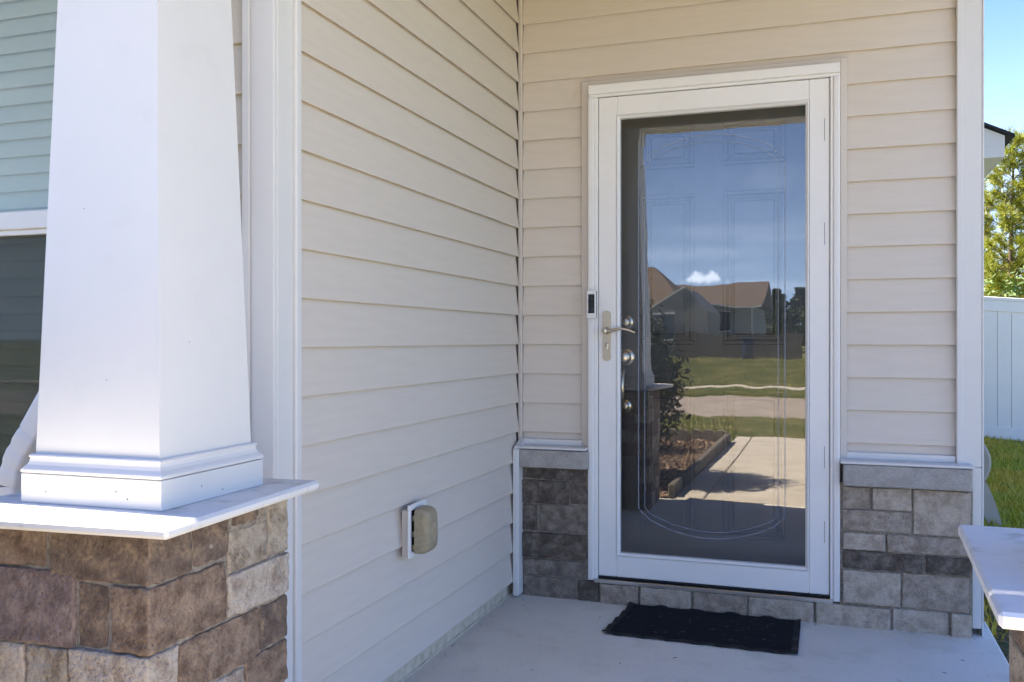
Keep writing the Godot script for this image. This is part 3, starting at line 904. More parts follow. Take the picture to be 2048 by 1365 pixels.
	var ys := [[1.845, 2.02], [1.10, 1.735], [0.30, 0.915]]
	for xx in xs:
		for yy in ys:
			var p := group_part(ed, "raised_panel")
			# two stepped mouldings and a raised field
			for q in [[0.0, 0.016, 0.013], [0.020, 0.012, 0.006]]:
				var i0: float = q[0]
				var wd: float = q[1]
				var hh: float = q[2]
				var lo := Vector2(xx[0] + i0, yy[0] + i0)
				var hi := Vector2(xx[1] - i0, yy[1] - i0)
				part(p, "moulding", boxed(Vector3(lo.x, lo.y, -0.0798) + o, Vector3(hi.x, lo.y + wd, -0.080 + hh) + o, 0.003), mats.entry_paint)
				part(p, "moulding", boxed(Vector3(lo.x, hi.y - wd, -0.0798) + o, Vector3(hi.x, hi.y, -0.080 + hh) + o, 0.003), mats.entry_paint)
				part(p, "moulding", boxed(Vector3(lo.x, lo.y + wd + 0.0005, -0.0798) + o, Vector3(lo.x + wd, hi.y - wd - 0.0005, -0.080 + hh) + o, 0.003), mats.entry_paint)
				part(p, "moulding", boxed(Vector3(hi.x - wd, lo.y + wd + 0.0005, -0.0798) + o, Vector3(hi.x, hi.y - wd - 0.0005, -0.080 + hh) + o, 0.003), mats.entry_paint)
			part(p, "field", boxed(Vector3(xx[0] + 0.040, yy[0] + 0.040, -0.0798) + o, Vector3(xx[1] - 0.040, yy[1] - 0.040, -0.067) + o, 0.012), mats.entry_paint)
	var turned := Basis(Vector3.RIGHT, Vector3.BACK, Vector3.DOWN)
	var rosette := func(called: String, at: Vector3, r: float, deep: float) -> void:
		var s := Shape.new()
		s.lathe([Vector2(0.0, deep), Vector2(r * 0.35, deep), Vector2(r * 0.5, deep * 0.93), Vector2(r * 0.55, deep * 0.6), Vector2(r * 0.78, deep * 0.5), Vector2(r * 0.86, deep * 0.36), Vector2(r * 0.97, deep * 0.28), Vector2(r, 0.0)], at + o, turned, 28)
		part(ed, called, s.mesh(), mats.nickel)
	rosette.call("deadbolt", Vector3(0.462, 1.195, -0.0798), 0.036, 0.030)
	var knob := Shape.new()
	knob.lathe([Vector2(0.0, 0.060), Vector2(0.016, 0.059), Vector2(0.027, 0.052), Vector2(0.031, 0.040), Vector2(0.027, 0.028), Vector2(0.014, 0.021), Vector2(0.013, 0.012), Vector2(0.034, 0.008), Vector2(0.038, 0.0)], Vector3(0.460, 1.045, -0.0798) + o, turned, 28)
	part(ed, "door_knob", knob.mesh(), mats.nickel)
	var grip := Shape.new()
	grip.tube([Vector3(0.452, 0.985, -0.075) + o, Vector3(0.452, 0.97, -0.048) + o, Vector3(0.452, 0.93, -0.038) + o, Vector3(0.452, 0.89, -0.040) + o, Vector3(0.452, 0.85, -0.06) + o, Vector3(0.452, 0.845, -0.078) + o], [0.008, 0.010, 0.010, 0.009, 0.008], 10)
	part(ed, "pull_grip", grip.mesh(), mats.nickel)
	rosette.call("grip_base", Vector3(0.458, 0.835, -0.0798), 0.030, 0.022)
	part(ed, "jamb", boxed(Vector3(0.3365, 0.101, -0.155) + o, Vector3(0.3755, 2.165, -0.002) + o), mats.entry_paint)
	part(ed, "jamb", boxed(Vector3(1.2835, 0.101, -0.155) + o, Vector3(1.3165, 2.165, -0.002) + o), mats.entry_paint)
	part(ed, "head", boxed(Vector3(0.376, 2.141, -0.155) + o, Vector3(1.283, 2.165, -0.002) + o), mats.entry_paint)

# ---------------------------------------------------------------- piers and columns
func column(label: String, at: Vector3) -> void:
	var c := thing("porch_column", label, "column", at, deg_to_rad(1.0), "white porch columns")
	var ring := func(called: String, steps: Array) -> void:   # steps of (half width, height) round a square
		var s := Shape.new()
		for k in steps.size() - 1:
			var p: Vector2 = steps[k]; var q: Vector2 = steps[k + 1]
			for t in 4:
				var turn := Basis(Vector3.UP, t * PI * 0.5)
				s.quad(turn * Vector3(-p.x, p.y, p.x), turn * Vector3(p.x, p.y, p.x), turn * Vector3(q.x, q.y, q.x), turn * Vector3(-q.x, q.y, q.x))
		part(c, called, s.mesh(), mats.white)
	ring.call("plinth", [Vector2(0.157, 0.0), Vector2(0.158, 0.001), Vector2(0.158, 0.053), Vector2(0.157, 0.054), Vector2(0.15, 0.0545)])
	ring.call("base_moulding", [Vector2(0.150, 0.0560), Vector2(0.1585, 0.0560), Vector2(0.1592, 0.0590), Vector2(0.1585, 0.0620), Vector2(0.1560, 0.0650), Vector2(0.1515, 0.0700), Vector2(0.1485, 0.0760), Vector2(0.1475, 0.0820), Vector2(0.1475, 0.0830), Vector2(0.1492, 0.0838), Vector2(0.1497, 0.0860), Vector2(0.1485, 0.0885), Vector2(0.1455, 0.0900), Vector2(0.1405, 0.0904)])
	ring.call("shaft", [Vector2(0.1408, 0.09), Vector2(0.0925, 1.66)])
	for q in [[0.06, 0.030, 0], [-0.10, 0.022, 0], [0.085, 0.018, 0], [0.045, 0.028, 1], [-0.02, 0.012, 1], [0.02, 0.23, 0], [0.05, 0.30, 1], [-0.04, 0.55, 0]]:
		var nh := Shape.new()
		var nr := 0.0016 if q[1] < 0.1 else 0.0011
		var hw: float = 0.1581 if q[1] < 0.1 else 0.1408 - 0.03076 * (q[1] - 0.09) + 0.0002
		nh.lathe([Vector2(0.0, 0.0006), Vector2(nr * 0.7, 0.0005), Vector2(nr, 0.0)], Vector3.ZERO, Basis(Vector3.RIGHT, Vector3.BACK, Vector3.DOWN), 8)
		part(c, "nail_head", nh.mesh(), mats.nail, Transform3D(Basis(Vector3.UP, PI * 0.5 * q[2]), Vector3(q[0], q[1], hw) if q[2] == 0 else Vector3(hw, q[1], q[0])))
	ring.call("capital", [Vector2(0.0925, 1.62), Vector2(0.104, 1.622), Vector2(0.106, 1.64), Vector2(0.106, 1.6948), Vector2(0.0, 1.6949)])

func build_piers() -> void:
	var top := 0.799
	var p := thing("stone_pier", "stone pier of brown and tan blocks below the left white column", "pier", Vector3(0.0055, 0, 2.317), 0.0, "stone piers of the porch")
	pier_body(p)
	# front face and corner blocks, then the side that faces the door path; x, z are measured from the pier's middle
	var cx := 0.0055
	var cz := 2.317
	var blocks := [   # x0 x1 y0 y1 z0 z1, stone
		[-0.027, 0.190, 0.699, 0.790, 2.418, 2.532, "stone_umber"], [-0.180, -0.040, 0.713, 0.790, 2.44, 2.530, "stone_brown"],
		[-0.180, 0.028, 0.575, 0.709, 2.44, 2.534, "stone_plum"], [0.034, 0.100, 0.580, 0.693, 2.44, 2.527, "stone_umber"], [0.110, 0.192, 0.582, 0.695, 2.318, 2.534, "stone_brown"],
		[-0.180, -0.090, 0.480, 0.570, 2.44, 2.530, "stone_ash"], [-0.084, 0.012, 0.480, 0.572, 2.44, 2.531, "stone_tan"], [0.018, 0.191, 0.490, 0.577, 2.456, 2.535, "stone_sand"],
		[0.10, 0.188, 0.702, 0.792, 2.306, 2.412, "stone_umber"], [0.10, 0.186, 0.753, 0.793, 2.188, 2.301, "stone_umber"], [0.10, 0.189, 0.668, 0.748, 2.180, 2.310, "stone_tan"], [0.10, 0.190, 0.672, 0.790, 2.106, 2.176, "stone_tan"],
		[0.10, 0.193, 0.581, 0.664, 2.103, 2.313, "stone_sand"],
		[0.10, 0.191, 0.478, 0.577, 2.210, 2.452, "stone_brown"], [0.10, 0.190, 0.487, 0.575, 2.107, 2.206, "stone_umber"],
		[-0.180, 0.05, 0.36, 0.474, 2.44, 2.532, "stone_brown"], [0.056, 0.191, 0.37, 0.484, 2.40, 2.534, "stone_tan"], [0.10, 0.190, 0.40, 0.472, 2.262, 2.394, "stone_sand"], [0.10, 0.191, 0.395, 0.481, 2.110, 2.256, "stone_brown"],
	]
	for q in blocks:
		var lo := Vector3(q[0] - cx, q[2], q[4] - cz)
		var hi := Vector3(q[1] - cx, q[3], q[5] - cz)
		part(p, "stone", rock(hi - lo + Vector3(0.0, 0.0005, 0.0), 0.0055, 0.0046, rng.randf() * 90.0, 0.011), mats[q[6]], Transform3D(Basis(), (lo + hi) * 0.5))
	generic_stones(p, FLOOR - 0.01, 0.36, true)
	generic_stones(p, 0.36, 0.79, false)
	part(p, "cap", boxed(Vector3(-0.256, 0, -0.264), Vector3(0.256, 0.020, 0.264), 0.006), mats.white_cap, Transform3D(Basis(Vector3.UP, deg_to_rad(3.6)), Vector3(-0.005, 0.795, 0.021)))
	column("white tapered square porch column standing nearest the window", Vector3(0.0055, 0.8155, 2.317))
	var r := thing("stone_pier", "stone pier with stained white cap at the right end of the porch", "pier", Vector3(1.742, 0, 2.335), 0.0, "stone piers of the porch")
	pier_body(r)
	generic_stones(r, FLOOR - 0.01, 0.775, true)
	generic_stones(r, FLOOR - 0.01, 0.775, false)
	part(r, "cap", boxed(Vector3(-0.2615, 0, -0.275), Vector3(0.2615, 0.020, 0.275), 0.0045), mats.white_cap, Transform3D(Basis(Vector3.UP, deg_to_rad(-2.5)), Vector3(0.002, 0.782, 0.005)))
	column("white porch column on the pier at the right edge of the picture", Vector3(1.742, 0.8025, 2.335))

func pier_body(p: Node3D) -> void:
	part(p, "mortar", boxed(Vector3(-0.181, FLOOR - 0.03, -0.208), Vector3(0.180, 0.783, 0.208), 0.004), mats.mortar)

func generic_stones(p: Node3D, y0: float, y1: float, near_sides: bool) -> void:
	# courses of random length round the faces; near_sides: front and right, else back and left
	var kinds := ["stone_brown", "stone_umber", "stone_tan", "stone_plum", "stone_sand", "stone_brown", "stone_ash"]
	var y := y0
	while y < y1 - 0.03:
		var h := minf(rng.randf_range(0.075, 0.12), y1 - y)
		if y1 - y - h < 0.05: h = y1 - y
		for f in ([[0, 1.0], [1, 1.0]] if near_sides else [[0, -1.0], [1, -1.0]]):
			var half: float = (0.187 if near_sides else 0.150) if f[0] == 0 else (0.213 if near_sides else 0.185)
			var t := -half
			while t < half - 0.02:
				var l := minf(rng.randf_range(0.09, 0.24), half - t)
				if half - t - l < 0.05: l = half - t
				var size := Vector3(l - 0.003, h - 0.003, 0.06)
				var m: String = kinds[rng.randi() % kinds.size()]
				var mesh := rock(size, 0.008, 0.0045, rng.randf() * 90.0, 0.02)
				var at := Vector3(t + l * 0.5, y + h * 0.5, f[1] * (0.213 - 0.03 + rng.randf_range(-0.002, 0.003)))
				var b := Basis()
				if f[0] == 1:
					at = Vector3(f[1] * (0.187 - 0.03 + rng.randf_range(-0.002, 0.003)), y + h * 0.5, t + l * 0.5)
					b = Basis(Vector3.UP, PI * 0.5)
				part(p, "stone", mesh, mats[m], Transform3D(b, at))
				t += l
		y += h

# ---------------------------------------------------------------- small things by the door
func build_small_things() -> void:
	# doorbell
	var d := thing("doorbell", "slim silver video doorbell on the white door frame", "doorbell", Vector3(0.3475, 1.2685, 0.0620))
	part(d, "case", boxed(Vector3(-0.0195, -0.0565, 0.0), Vector3(0.0195, 0.0565, 0.016), 0.002), mats.black_gloss)
	part(d, "faceplate", boxed(Vector3(-0.0198, -0.0570, 0.0162), Vector3(0.0198, 0.0570, 0.0200), 0.0015), mats.white_gloss)
	part(d, "camera_window", boxed(Vector3(-0.0135, -0.038, 0.0202), Vector3(0.0135, 0.042, 0.0216), 0.001), mats.black_gloss)
	var ln := Shape.new()
	ln.lathe([Vector2(0.0, 0.002), Vector2(0.004, 0.0015), Vector2(0.006, 0.0)], Vector3(0, 0.024, 0.0216), Basis(Vector3.RIGHT, Vector3.BACK, Vector3.DOWN), 16)
	part(d, "lens", ln.mesh(), mats.lens)
	var bt := Shape.new()
	bt.lathe([Vector2(0.0, 0.0014), Vector2(0.007, 0.0014), Vector2(0.008, 0.0)], Vector3(0, -0.022, 0.0216), Basis(Vector3.RIGHT, Vector3.BACK, Vector3.DOWN), 20)
	part(d, "button", bt.mesh(), mats.lens)
	var tm := TextMesh.new()
	tm.text = "ring"
	tm.font_size = 16
	tm.pixel_size = 0.0005
	tm.depth = 0.0004
	var fnt := SystemFont.new()
	fnt.font_names = PackedStringArray(["Droid Sans"])
	tm.font = fnt
	part(d, "lettering", tm, mats.satin, Transform3D(Basis(), Vector3(0, -0.048, 0.0202)))

	# vent on the side wall: block, flange, yellowed hood
	var v := thing("wall_vent", "yellowed plastic vent hood with white flange low on the siding", "vent", Vector3(0.0, 0.515, 1.13))
	part(v, "mount_block", boxed(Vector3(0.004, -0.085, -0.050), Vector3(0.036, 0.065, 0.047), 0.003), mats.siding_trim)
	var flange := Shape.new()
	for q in [[-0.0835, -0.065, -0.066, 0.066], [0.065, 0.0835, -0.066, 0.066]]:
		flange.box(Vector3(0.034, q[0], q[2]), Vector3(0.041, q[1], q[3]), 0.0015)
	for q in [[-0.066, -0.050], [0.050, 0.066]]:
		flange.box(Vector3(0.034, -0.0648, q[0]), Vector3(0.0408, 0.0648, q[1]), 0.0015)
	part(v, "flange", flange.mesh(), mats.white_gloss)
	part(v, "throat", boxed(Vector3(0.030, -0.0645, -0.0498), Vector3(0.037, 0.0645, 0.0498)), mats.dark)
	var hood := Shape.new()
	var rows := []
	for j in 17:                                                 # a shell with soft corners, standing off the flange
		var t := j / 16.0
		var w := t * PI * 0.5
		var ring := []
		for k in 33:
			var a := TAU * k / 32.0
			var e := Vector2(signf(cos(a)) * pow(absf(cos(a)), 0.32), signf(sin(a)) * pow(absf(sin(a)), 0.32))
			var sc := pow(cos(w), 0.38) if t < 1.0 else 0.0
			ring.append(Vector3(0.052 + 0.046 * pow(sin(w), 0.75) if t > 0.0 else 0.047, e.y * 0.0735 * sc - 0.002, e.x * 0.044 * sc))
		rows.append(ring)
	hood.grid(rows, false)
	part(v, "hood", hood.mesh(), mats.hood_plastic)
	for y in [-0.062, -0.02, 0.03]:
		part(v, "clip", boxed(Vector3(0.038, y, 0.036), Vector3(0.060, y + 0.018, 0.041), 0.002), mats.hood_plastic)
	part(v, "clip", boxed(Vector3(0.038, -0.05, -0.041), Vector3(0.060, 0.05, -0.036), 0.002), mats.hood_plastic)

	# doormat with a rippled rubber edge
	var m := thing("doormat", "black ribbed doormat with wavy rubber edges before the door", "mat", Vector3(0.842, FLOOR, 0.27))
	var top := []
	var low := []
	for j in 41:
		var row := []
		var lrow := []
		for k in 91:
			var u := k / 90.0
			var t := j / 40.0
			var x := lerpf(-0.350, 0.342, u)
			var z := lerpf(-0.195, 0.196, t) + 0.010 * (u - 0.5)
			x += lerpf(0.012, -0.006, t) * (1.0 - u) * 1.5
			var lift := 0.0
			lift += smoothstep(0.85, 1.0, t) * 0.008 * (0.5 + 0.5 * sin(u * 46.0 + 1.0)) * (0.6 + 0.6 * wobble.get_noise_1d(u * 3.0))
			lift += smoothstep(0.25, 0.0, t) * (0.004 + 0.010 * maxf(0.0, sin(u * 30.0 + 2.2)) * (0.7 + 0.5 * wobble.get_noise_1d(u * 4.0 + 9.0)))
			lift += smoothstep(0.08, 0.0, u) * 0.007 * (0.5 + 0.5 * sin(t * 26.0)) + smoothstep(0.92, 1.0, u) * 0.006 * (0.5 + 0.5 * sin(t * 22.0))
			row.append(Vector3(x, 0.006 + lift, z))
			lrow.append(Vector3(x, 0.001 + lift, z))
		top.append(row); low.append(lrow)
	var border := Shape.new()
	border.grid(top, true)
	border.grid(low, false)
	for j in 40:
		border.quad(low[j][0], low[j + 1][0], top[j + 1][0], top[j][0])
		border.quad(top[j][90], top[j + 1][90], low[j + 1][90], low[j][90])
	for k in 90:
		border.quad(low[40][k], low[40][k + 1], top[40][k + 1], top[40][k])
		border.quad(top[0][k], top[0][k + 1], low[0][k + 1], low[0][k])
	part(m, "rubber_base", border.mesh(), mats.rubber)
	var ribs := Shape.new()
	for k in 58:                                                # the pile lies in cords along the mat
		var rws := []
		for s in 3:
			var row := []
			for q in 23:
				var u := 0.035 + 0.93 * q / 22.0
				var t := 0.05 + 0.90 * (k + s * 0.46) / 58.0
				var jj := t * 40.0
				var kk := u * 90.0
				var p: Vector3 = top[int(jj)][int(kk)].lerp(top[mini(int(jj) + 1, 40)][mini(int(kk) + 1, 90)], 0.5 * (fmod(jj, 1.0) + fmod(kk, 1.0)))
				row.append(p + Vector3(0, 0.0045 if s == 1 else 0.0008, 0))
			rws.append(row)
		ribs.grid(rws, true)
	part(m, "pile", ribs.mesh(), mats.mat_pile)

	# dry bits blown on to slab and mat
	var bit := Shape.new()
	var rr := []
	for j in 5:
		var ring := []
		for k in 7:
			var a := TAU * k / 6.0
			var r := sin(PI * j / 4.0)
			ring.append(Vector3((j / 4.0 - 0.5) * 2.0, sin(a) * r * 0.5, cos(a) * r * 0.5))
		rr.append(ring)
	bit.grid(rr)
	var places := []
	var tints := []
	for q in [[0.008, 0.769, 0.011, 0.0040], [0.428, 0.263, 0.008, 0.004], [0.09, 0.207, 0.006, 0.003], [0.782, 0.627, 0.011, 0.003], [0.614, 0.742, 0.009, 0.003], [1.033, 0.657, 0.004, 0.002], [1.369, 0.465, 0.007, 0.0015], [1.41, 0.47, 0.006, 0.0012], [1.647, 0.478, 0.010, 0.003], [1.72, 0.329, 0.008, 0.004], [0.262, 0.447, 0.005, 0.002], [0.20, 0.60, 0.004, 0.002], [0.35, 0.90, 0.005, 0.002], [1.2, 0.75, 0.004, 0.002], [0.06, 0.13, 0.006, 0.003], [0.55, 0.55, 0.003, 0.0015], [1.5, 0.60, 0.014, 0.0012]]:
		places.append(Transform3D(Basis(Vector3.UP, rng.randf() * TAU).scaled_local(Vector3(q[2], q[3] * 0.7, q[3])), Vector3(q[0], FLOOR + q[3] * 0.3, q[1])))
		tints.append(Color(0.06, 0.035, 0.02).lerp(Color(0.22, 0.13, 0.05), rng.randf()))
	for k in 46:
		var x := rng.randf_range(0.53, 1.15)
		var z := rng.randf_range(0.10, 0.42)
		places.append(Transform3D(Basis(Vector3.UP, rng.randf() * TAU).scaled_local(Vector3(rng.randf_range(0.003, 0.011), 0.0008, 0.0008)), Vector3(x, FLOOR + 0.013, z)))
		tints.append(Color(0.45, 0.36, 0.20).lerp(Color(0.16, 0.09, 0.05), rng.randf()))
	for k in 70:
		places.append(Transform3D(Basis(Vector3.UP, rng.randf() * TAU).scaled_local(Vector3(rng.randf_range(0.002, 0.006), 0.0012, 0.0018)), Vector3(0.004 + absf(rng.randfn(0.0, 0.012)), FLOOR + 0.001, rng.randf_range(0.06, 1.3)) if k % 2 else Vector3(rng.randf_range(0.1, 1.8), FLOOR + 0.001, 0.068 + absf(rng.randfn(0.0, 0.010)))))
		tints.append(Color(0.04, 0.03, 0.02).lerp(Color(0.26, 0.17, 0.08), rng.randf()))
	for k in 90:
		places.append(Transform3D(Basis(Vector3.UP, rng.randf() * TAU).scaled_local(Vector3(rng.randf_range(0.001, 0.004), 0.0008, 0.001)), Vector3(rng.randf_range(0.02, 1.84), FLOOR + 0.0006, rng.randf_range(0.07, 1.2))))
		tints.append(Color(0.05, 0.035, 0.02).lerp(Color(0.3, 0.2, 0.1), rng.randf()))
	var lt := scatter(self, "leaf_litter", bit.mesh(), mats.chip, places, tints)
	lt.set_meta("label", "bits of dry leaf and seed scattered over slab and mat")

# ---------------------------------------------------------------- right-hand yard
func build_yard() -> void:
	# vinyl fence, running along x and stepping down with the ground
	var f := thing("vinyl_fence", "white vinyl privacy fence across the back of the side lawn", "fence", Vector3(3.247, -0.205, -9.80))
	var slope := -0.075
	var width := 0.168
	var bm := boxed(Vector3(0.0, 0.15, -0.012), Vector3(width - 0.004, 1.74, 0.012), 0.004)
	for k in range(-9, 22):
		var x := k * width
		part(f, "board", bm, mats.vinyl_fence, Transform3D(Basis(), Vector3(x, slope * x, 0)))
	part(f, "backing", boxed(Vector3(-1.5, 0.16, -0.012), Vector3(3.7, 1.70, -0.006)), mats.vinyl_fence, Transform3D(Basis(Vector3(1, slope, 0), Vector3.UP, Vector3.BACK), Vector3.ZERO))
	for q in [[0.02, 0.165, 0.024], [1.715, 1.86, 0.024], [1.8602, 1.905, 0.030], [0.165, 0.185, 0.018]]:
		part(f, "rail", boxed(Vector3(-1.5, q[0], -q[2]), Vector3(3.7, q[1], q[2]), 0.004), mats.vinyl_fence, Transform3D(Basis(Vector3(1, slope, 0), Vector3.UP, Vector3.BACK), Vector3.ZERO))
	# grass blades over the lawn that shows beside the house
	var blade := Shape.new()
	blade.quad(Vector3(-0.0035, 0, 0), Vector3(0.0035, 0, 0), Vector3(0.003, 0.035, 0.006), Vector3(-0.002, 0.035, 0.006))
	blade.tri(Vector3(-0.002, 0.035, 0.006), Vector3(0.003, 0.035, 0.006), Vector3(0.0015, 0.065, 0.022))
	var places := []
	var tints := []
	while places.size() < 52000:
		var z := -10.2 + 10.6 * pow(rng.randf(), 0.8)
		var x := 1.85 + rng.randf() * rng.randf_range(0.9, 2.9)
		if z > -0.15 and x < 2.0: continue
		var near := smoothstep(-2.6, 0.2, z)
		if x < 2.15 and rng.randf() < near * 0.75: continue
		var y := ground_y(x, z)
		var s := rng.randf_range(0.6, 1.35)
		places.append(Transform3D(Basis(Vector3.UP, rng.randf() * TAU) * Basis(Vector3.RIGHT, rng.randf_range(-0.1, 0.7)).scaled_local(Vector3(s * 1.2, s, s)), Vector3(x, y - 0.004, z)))
		var t := rng.randf()
		var dry := clampf(wobble.get_noise_2d(x * 1.3, z * 0.9) + 0.15, 0.0, 0.5)
		tints.append(Color(0.75, 0.8, 0.7).lerp(Color(1.35, 1.2, 1.3), t).lerp(Color(1.9, 1.15, 2.2), dry))
	var ls := scatter(self, "lawn_grass", blade.mesh(), mats.grass_blade, places, tints)
	ls.set_meta("label", "mown green grass of the side lawn")
	# pine straw by the wall foot
	var straw := boxed(Vector3(-0.03, -0.0012, -0.0012), Vector3(0.03, 0.0012, 0.0012))
	places = []
	tints = []
	for k in 1500:
		var x := 1.84 + absf(rng.randfn(0.0, 0.14))
		var z := rng.randf_range(-1.6, 1.7)
		places.append(Transform3D(Basis(Vector3.UP, rng.randf() * TAU) * Basis(Vector3.BACK, rng.randf_range(-0.4, 0.4)).scaled_local(Vector3.ONE * rng.randf_range(0.5, 1.3)), Vector3(x, ground_y(x, z) + rng.randf_range(0.002, 0.018), z)))
		tints.append(Color(0.10, 0.055, 0.03).lerp(Color(0.34, 0.22, 0.13), rng.randf()))
	var st := scatter(self, "straw_litter", straw, mats.chip, places, tints)
	st.set_meta("label", "brown pine straw along the foot of the house wall")
	# hose reel against the side of the house
	var hr := thing("hose_reel", "beige plastic garden hose reel standing on grass by the house wall", "hose reel", Vector3(2.08, ground_y(2.1, -2.95), -2.95))
	for s in [-1.0, 1.0]:
		var leg := Shape.new()
		var pts := PackedVector2Array()
		for k in 9:
			var t := k / 8.0
			pts.append(Vector2(lerpf(0.06, 0.265, pow(t, 0.75)), lerpf(0.40, 0.0, t) + 0.05 * sin(t * PI)))
		pts.append(Vector2(0.235, 0.0))
		for k in 8:
			var t := 1.0 - k / 7.0
			pts.append(Vector2(lerpf(0.0, 0.185, t), lerpf(0.33, 0.0, t) + 0.03 * sin(t * PI)))
		leg.prism(pts, 0.035, Transform3D(Basis(), Vector3(0, 0.0, s * 0.17 - 0.018)))
		part(hr, "leg", leg.mesh(), mats.reel_plastic)
		var leg2 := Shape.new()
		var mir := PackedVector2Array()
		for q in pts: mir.append(Vector2(-q.x, q.y))
		leg2.prism(mir, 0.035, Transform3D(Basis(), Vector3(0, 0.0, s * 0.17 - 0.018)))
		part(hr, "leg", leg2.mesh(), mats.reel_plastic)
		var disc := Shape.new()
		disc.lathe([Vector2(0.0, 0.03), Vector2(0.06, 0.03), Vector2(0.07, 0.016), Vector2(0.17, 0.014), Vector2(0.185, 0.026), Vector2(0.203, 0.024), Vector2(0.206, 0.0), Vector2(0.198, -0.012), Vector2(0.0, -0.012)], Vector3(0, 0.40, s * 0.125), Basis(Vector3.RIGHT, Vector3.BACK * s, Vector3.DOWN * s), 32)
		part(hr, "side_disc", disc.mesh(), mats.reel_plastic)
	var coil := Shape.new()
	var cp := []
	for k in 24 * 12 + 1:
		var a := TAU * k / 24.0
		cp.append(Vector3(cos(a) * 0.14, 0.40 + sin(a) * 0.14, lerpf(-0.10, 0.10, k / 288.0)))
	coil.tube(cp, [0.010], 6)
	part(hr, "hose", coil.mesh(), mats.hose_rubber)
	var tail := Shape.new()
	tail.tube([Vector3(0.14, 0.40, 0.09), Vector3(0.165, 0.32, 0.10), Vector3(0.175, 0.26, 0.11), Vector3(0.16, 0.18, 0.12), Vector3(0.10, 0.06, 0.14), Vector3(0.02, 0.012, 0.2)], [0.010], 8)
	part(hr, "hose_end", tail.mesh(), mats.hose_rubber)

	# trees beyond the fence
	pine(Vector3(5.12, -0.3, -18.7), 5.9, 1, "tall bright pine with open boughs behind the white fence")
	pine(Vector3(4.45, -0.3, -20.2), 5.0, 2, "shorter pine half hidden by the house corner post")
	pine(Vector3(6.1, -0.3, -20.5), 6.4, 3, "pine standing farthest right beyond the white fence")
	shrub("leafy_shrub", "leafy green shrub showing just above the white fence", Vector3(4.6, -0.25, -15.8), 1.05, 2.75, 3800, "leaf_green", 0.055, 11)
	shrub("leafy_shrub", "broadleaf shrub between the pine trunk and the fence", Vector3(5.9, -0.3, -16.6), 1.1, 2.9, 3800, "leaf_green", 0.055, 12)

func pine(at: Vector3, height: float, sd: int, label: String) -> void:
	var t := thing("pine_tree", label, "tree", at, sd * 1.7, "pines beyond the fence")
	var r := RandomNumberGenerator.new()
	r.seed = 400 + sd
	var trunk := Shape.new()
	var path := []
	var rads := []
	for k in 9:
		var q := k / 8.0
		path.append(Vector3(sin(q * 5.0 + sd) * 0.06, height * q, cos(q * 4.0 + sd) * 0.06))
		rads.append(lerpf(0.10, 0.012, q))
	trunk.tube(path, rads, 8)
	part(t, "trunk", trunk.mesh(), mats.bark)
	var limbs := Shape.new()
	var crown := Shape.new()
	crown.tinted = true
	var y := height * 0.26
	while y < height * 0.99:
		var q := y / height
		var reach := lerpf(1.75, 0.25, pow(q, 1.15)) * height / 7.0
		var turn := r.randf() * TAU
		var count := 4 + r.randi() % 3
		for k in count:
			var a := turn + TAU * k / count + r.randf_range(-0.35, 0.35)
			var len := reach * r.randf_range(0.6, 1.1)
			var dir := Vector3(cos(a), r.randf_range(0.15, 0.5), sin(a)).normalized()
			var bp := []
			for j in 5:
				var u := j / 4.0
				bp.append(Vector3(0, y, 0) + dir * len * u + Vector3(0, 0.22 * len * u * u, 0))
			limbs.tube(bp, [0.024 * (1.2 - q), 0.018 * (1.2 - q), 0.012 * (1.2 - q), 0.008, 0.004], 5, false)
			var twigs := int(7 + len * 13.0)
			for j in twigs:
				var u := r.randf_range(0.30, 1.0)
				var p: Vector3 = Vector3(0, y, 0) + dir * len * u + Vector3(0, 0.22 * len * u * u, 0)
				var out := (dir + Vector3(r.randfn(), r.randfn() * 0.6 + 0.5, r.randfn()) * 0.75).normalized()
				var tl := r.randf_range(0.10, 0.30)
				limbs.tube([p, p + out * tl], [0.006, 0.003], 4, false)
				tuft(crown, p + out * tl, out, r.randf_range(0.15, 0.25), r)
			tuft(crown, bp[4], dir, 0.24, r)
		y += r.randf_range(0.20, 0.32)
	part(t, "limbs", limbs.mesh(), mats.bark)
	part(t, "crown", crown.mesh(), mats.needle)

func tuft(s: Shape, p: Vector3, out: Vector3, size: float, r: RandomNumberGenerator) -> void:
	var tone := r.randf_range(0.55, 1.35)
	for k in 26:
		s.tint = Color(tone * r.randf_range(0.8, 1.2), tone, tone * r.randf_range(0.6, 1.3))
		var d := (out * r.randf_range(0.5, 1.5) + Vector3(r.randfn(), r.randfn(), r.randfn()) * 0.62).normalized()
		var w := d.cross(Vector3(r.randfn(), r.randfn(), r.randfn())).normalized() * size * 0.026
		var root := p - out * size * r.randf_range(0.0, 0.5)
		var l := size * r.randf_range(0.7, 1.25)
		s.tri(root - w, root + w, root + d * l)

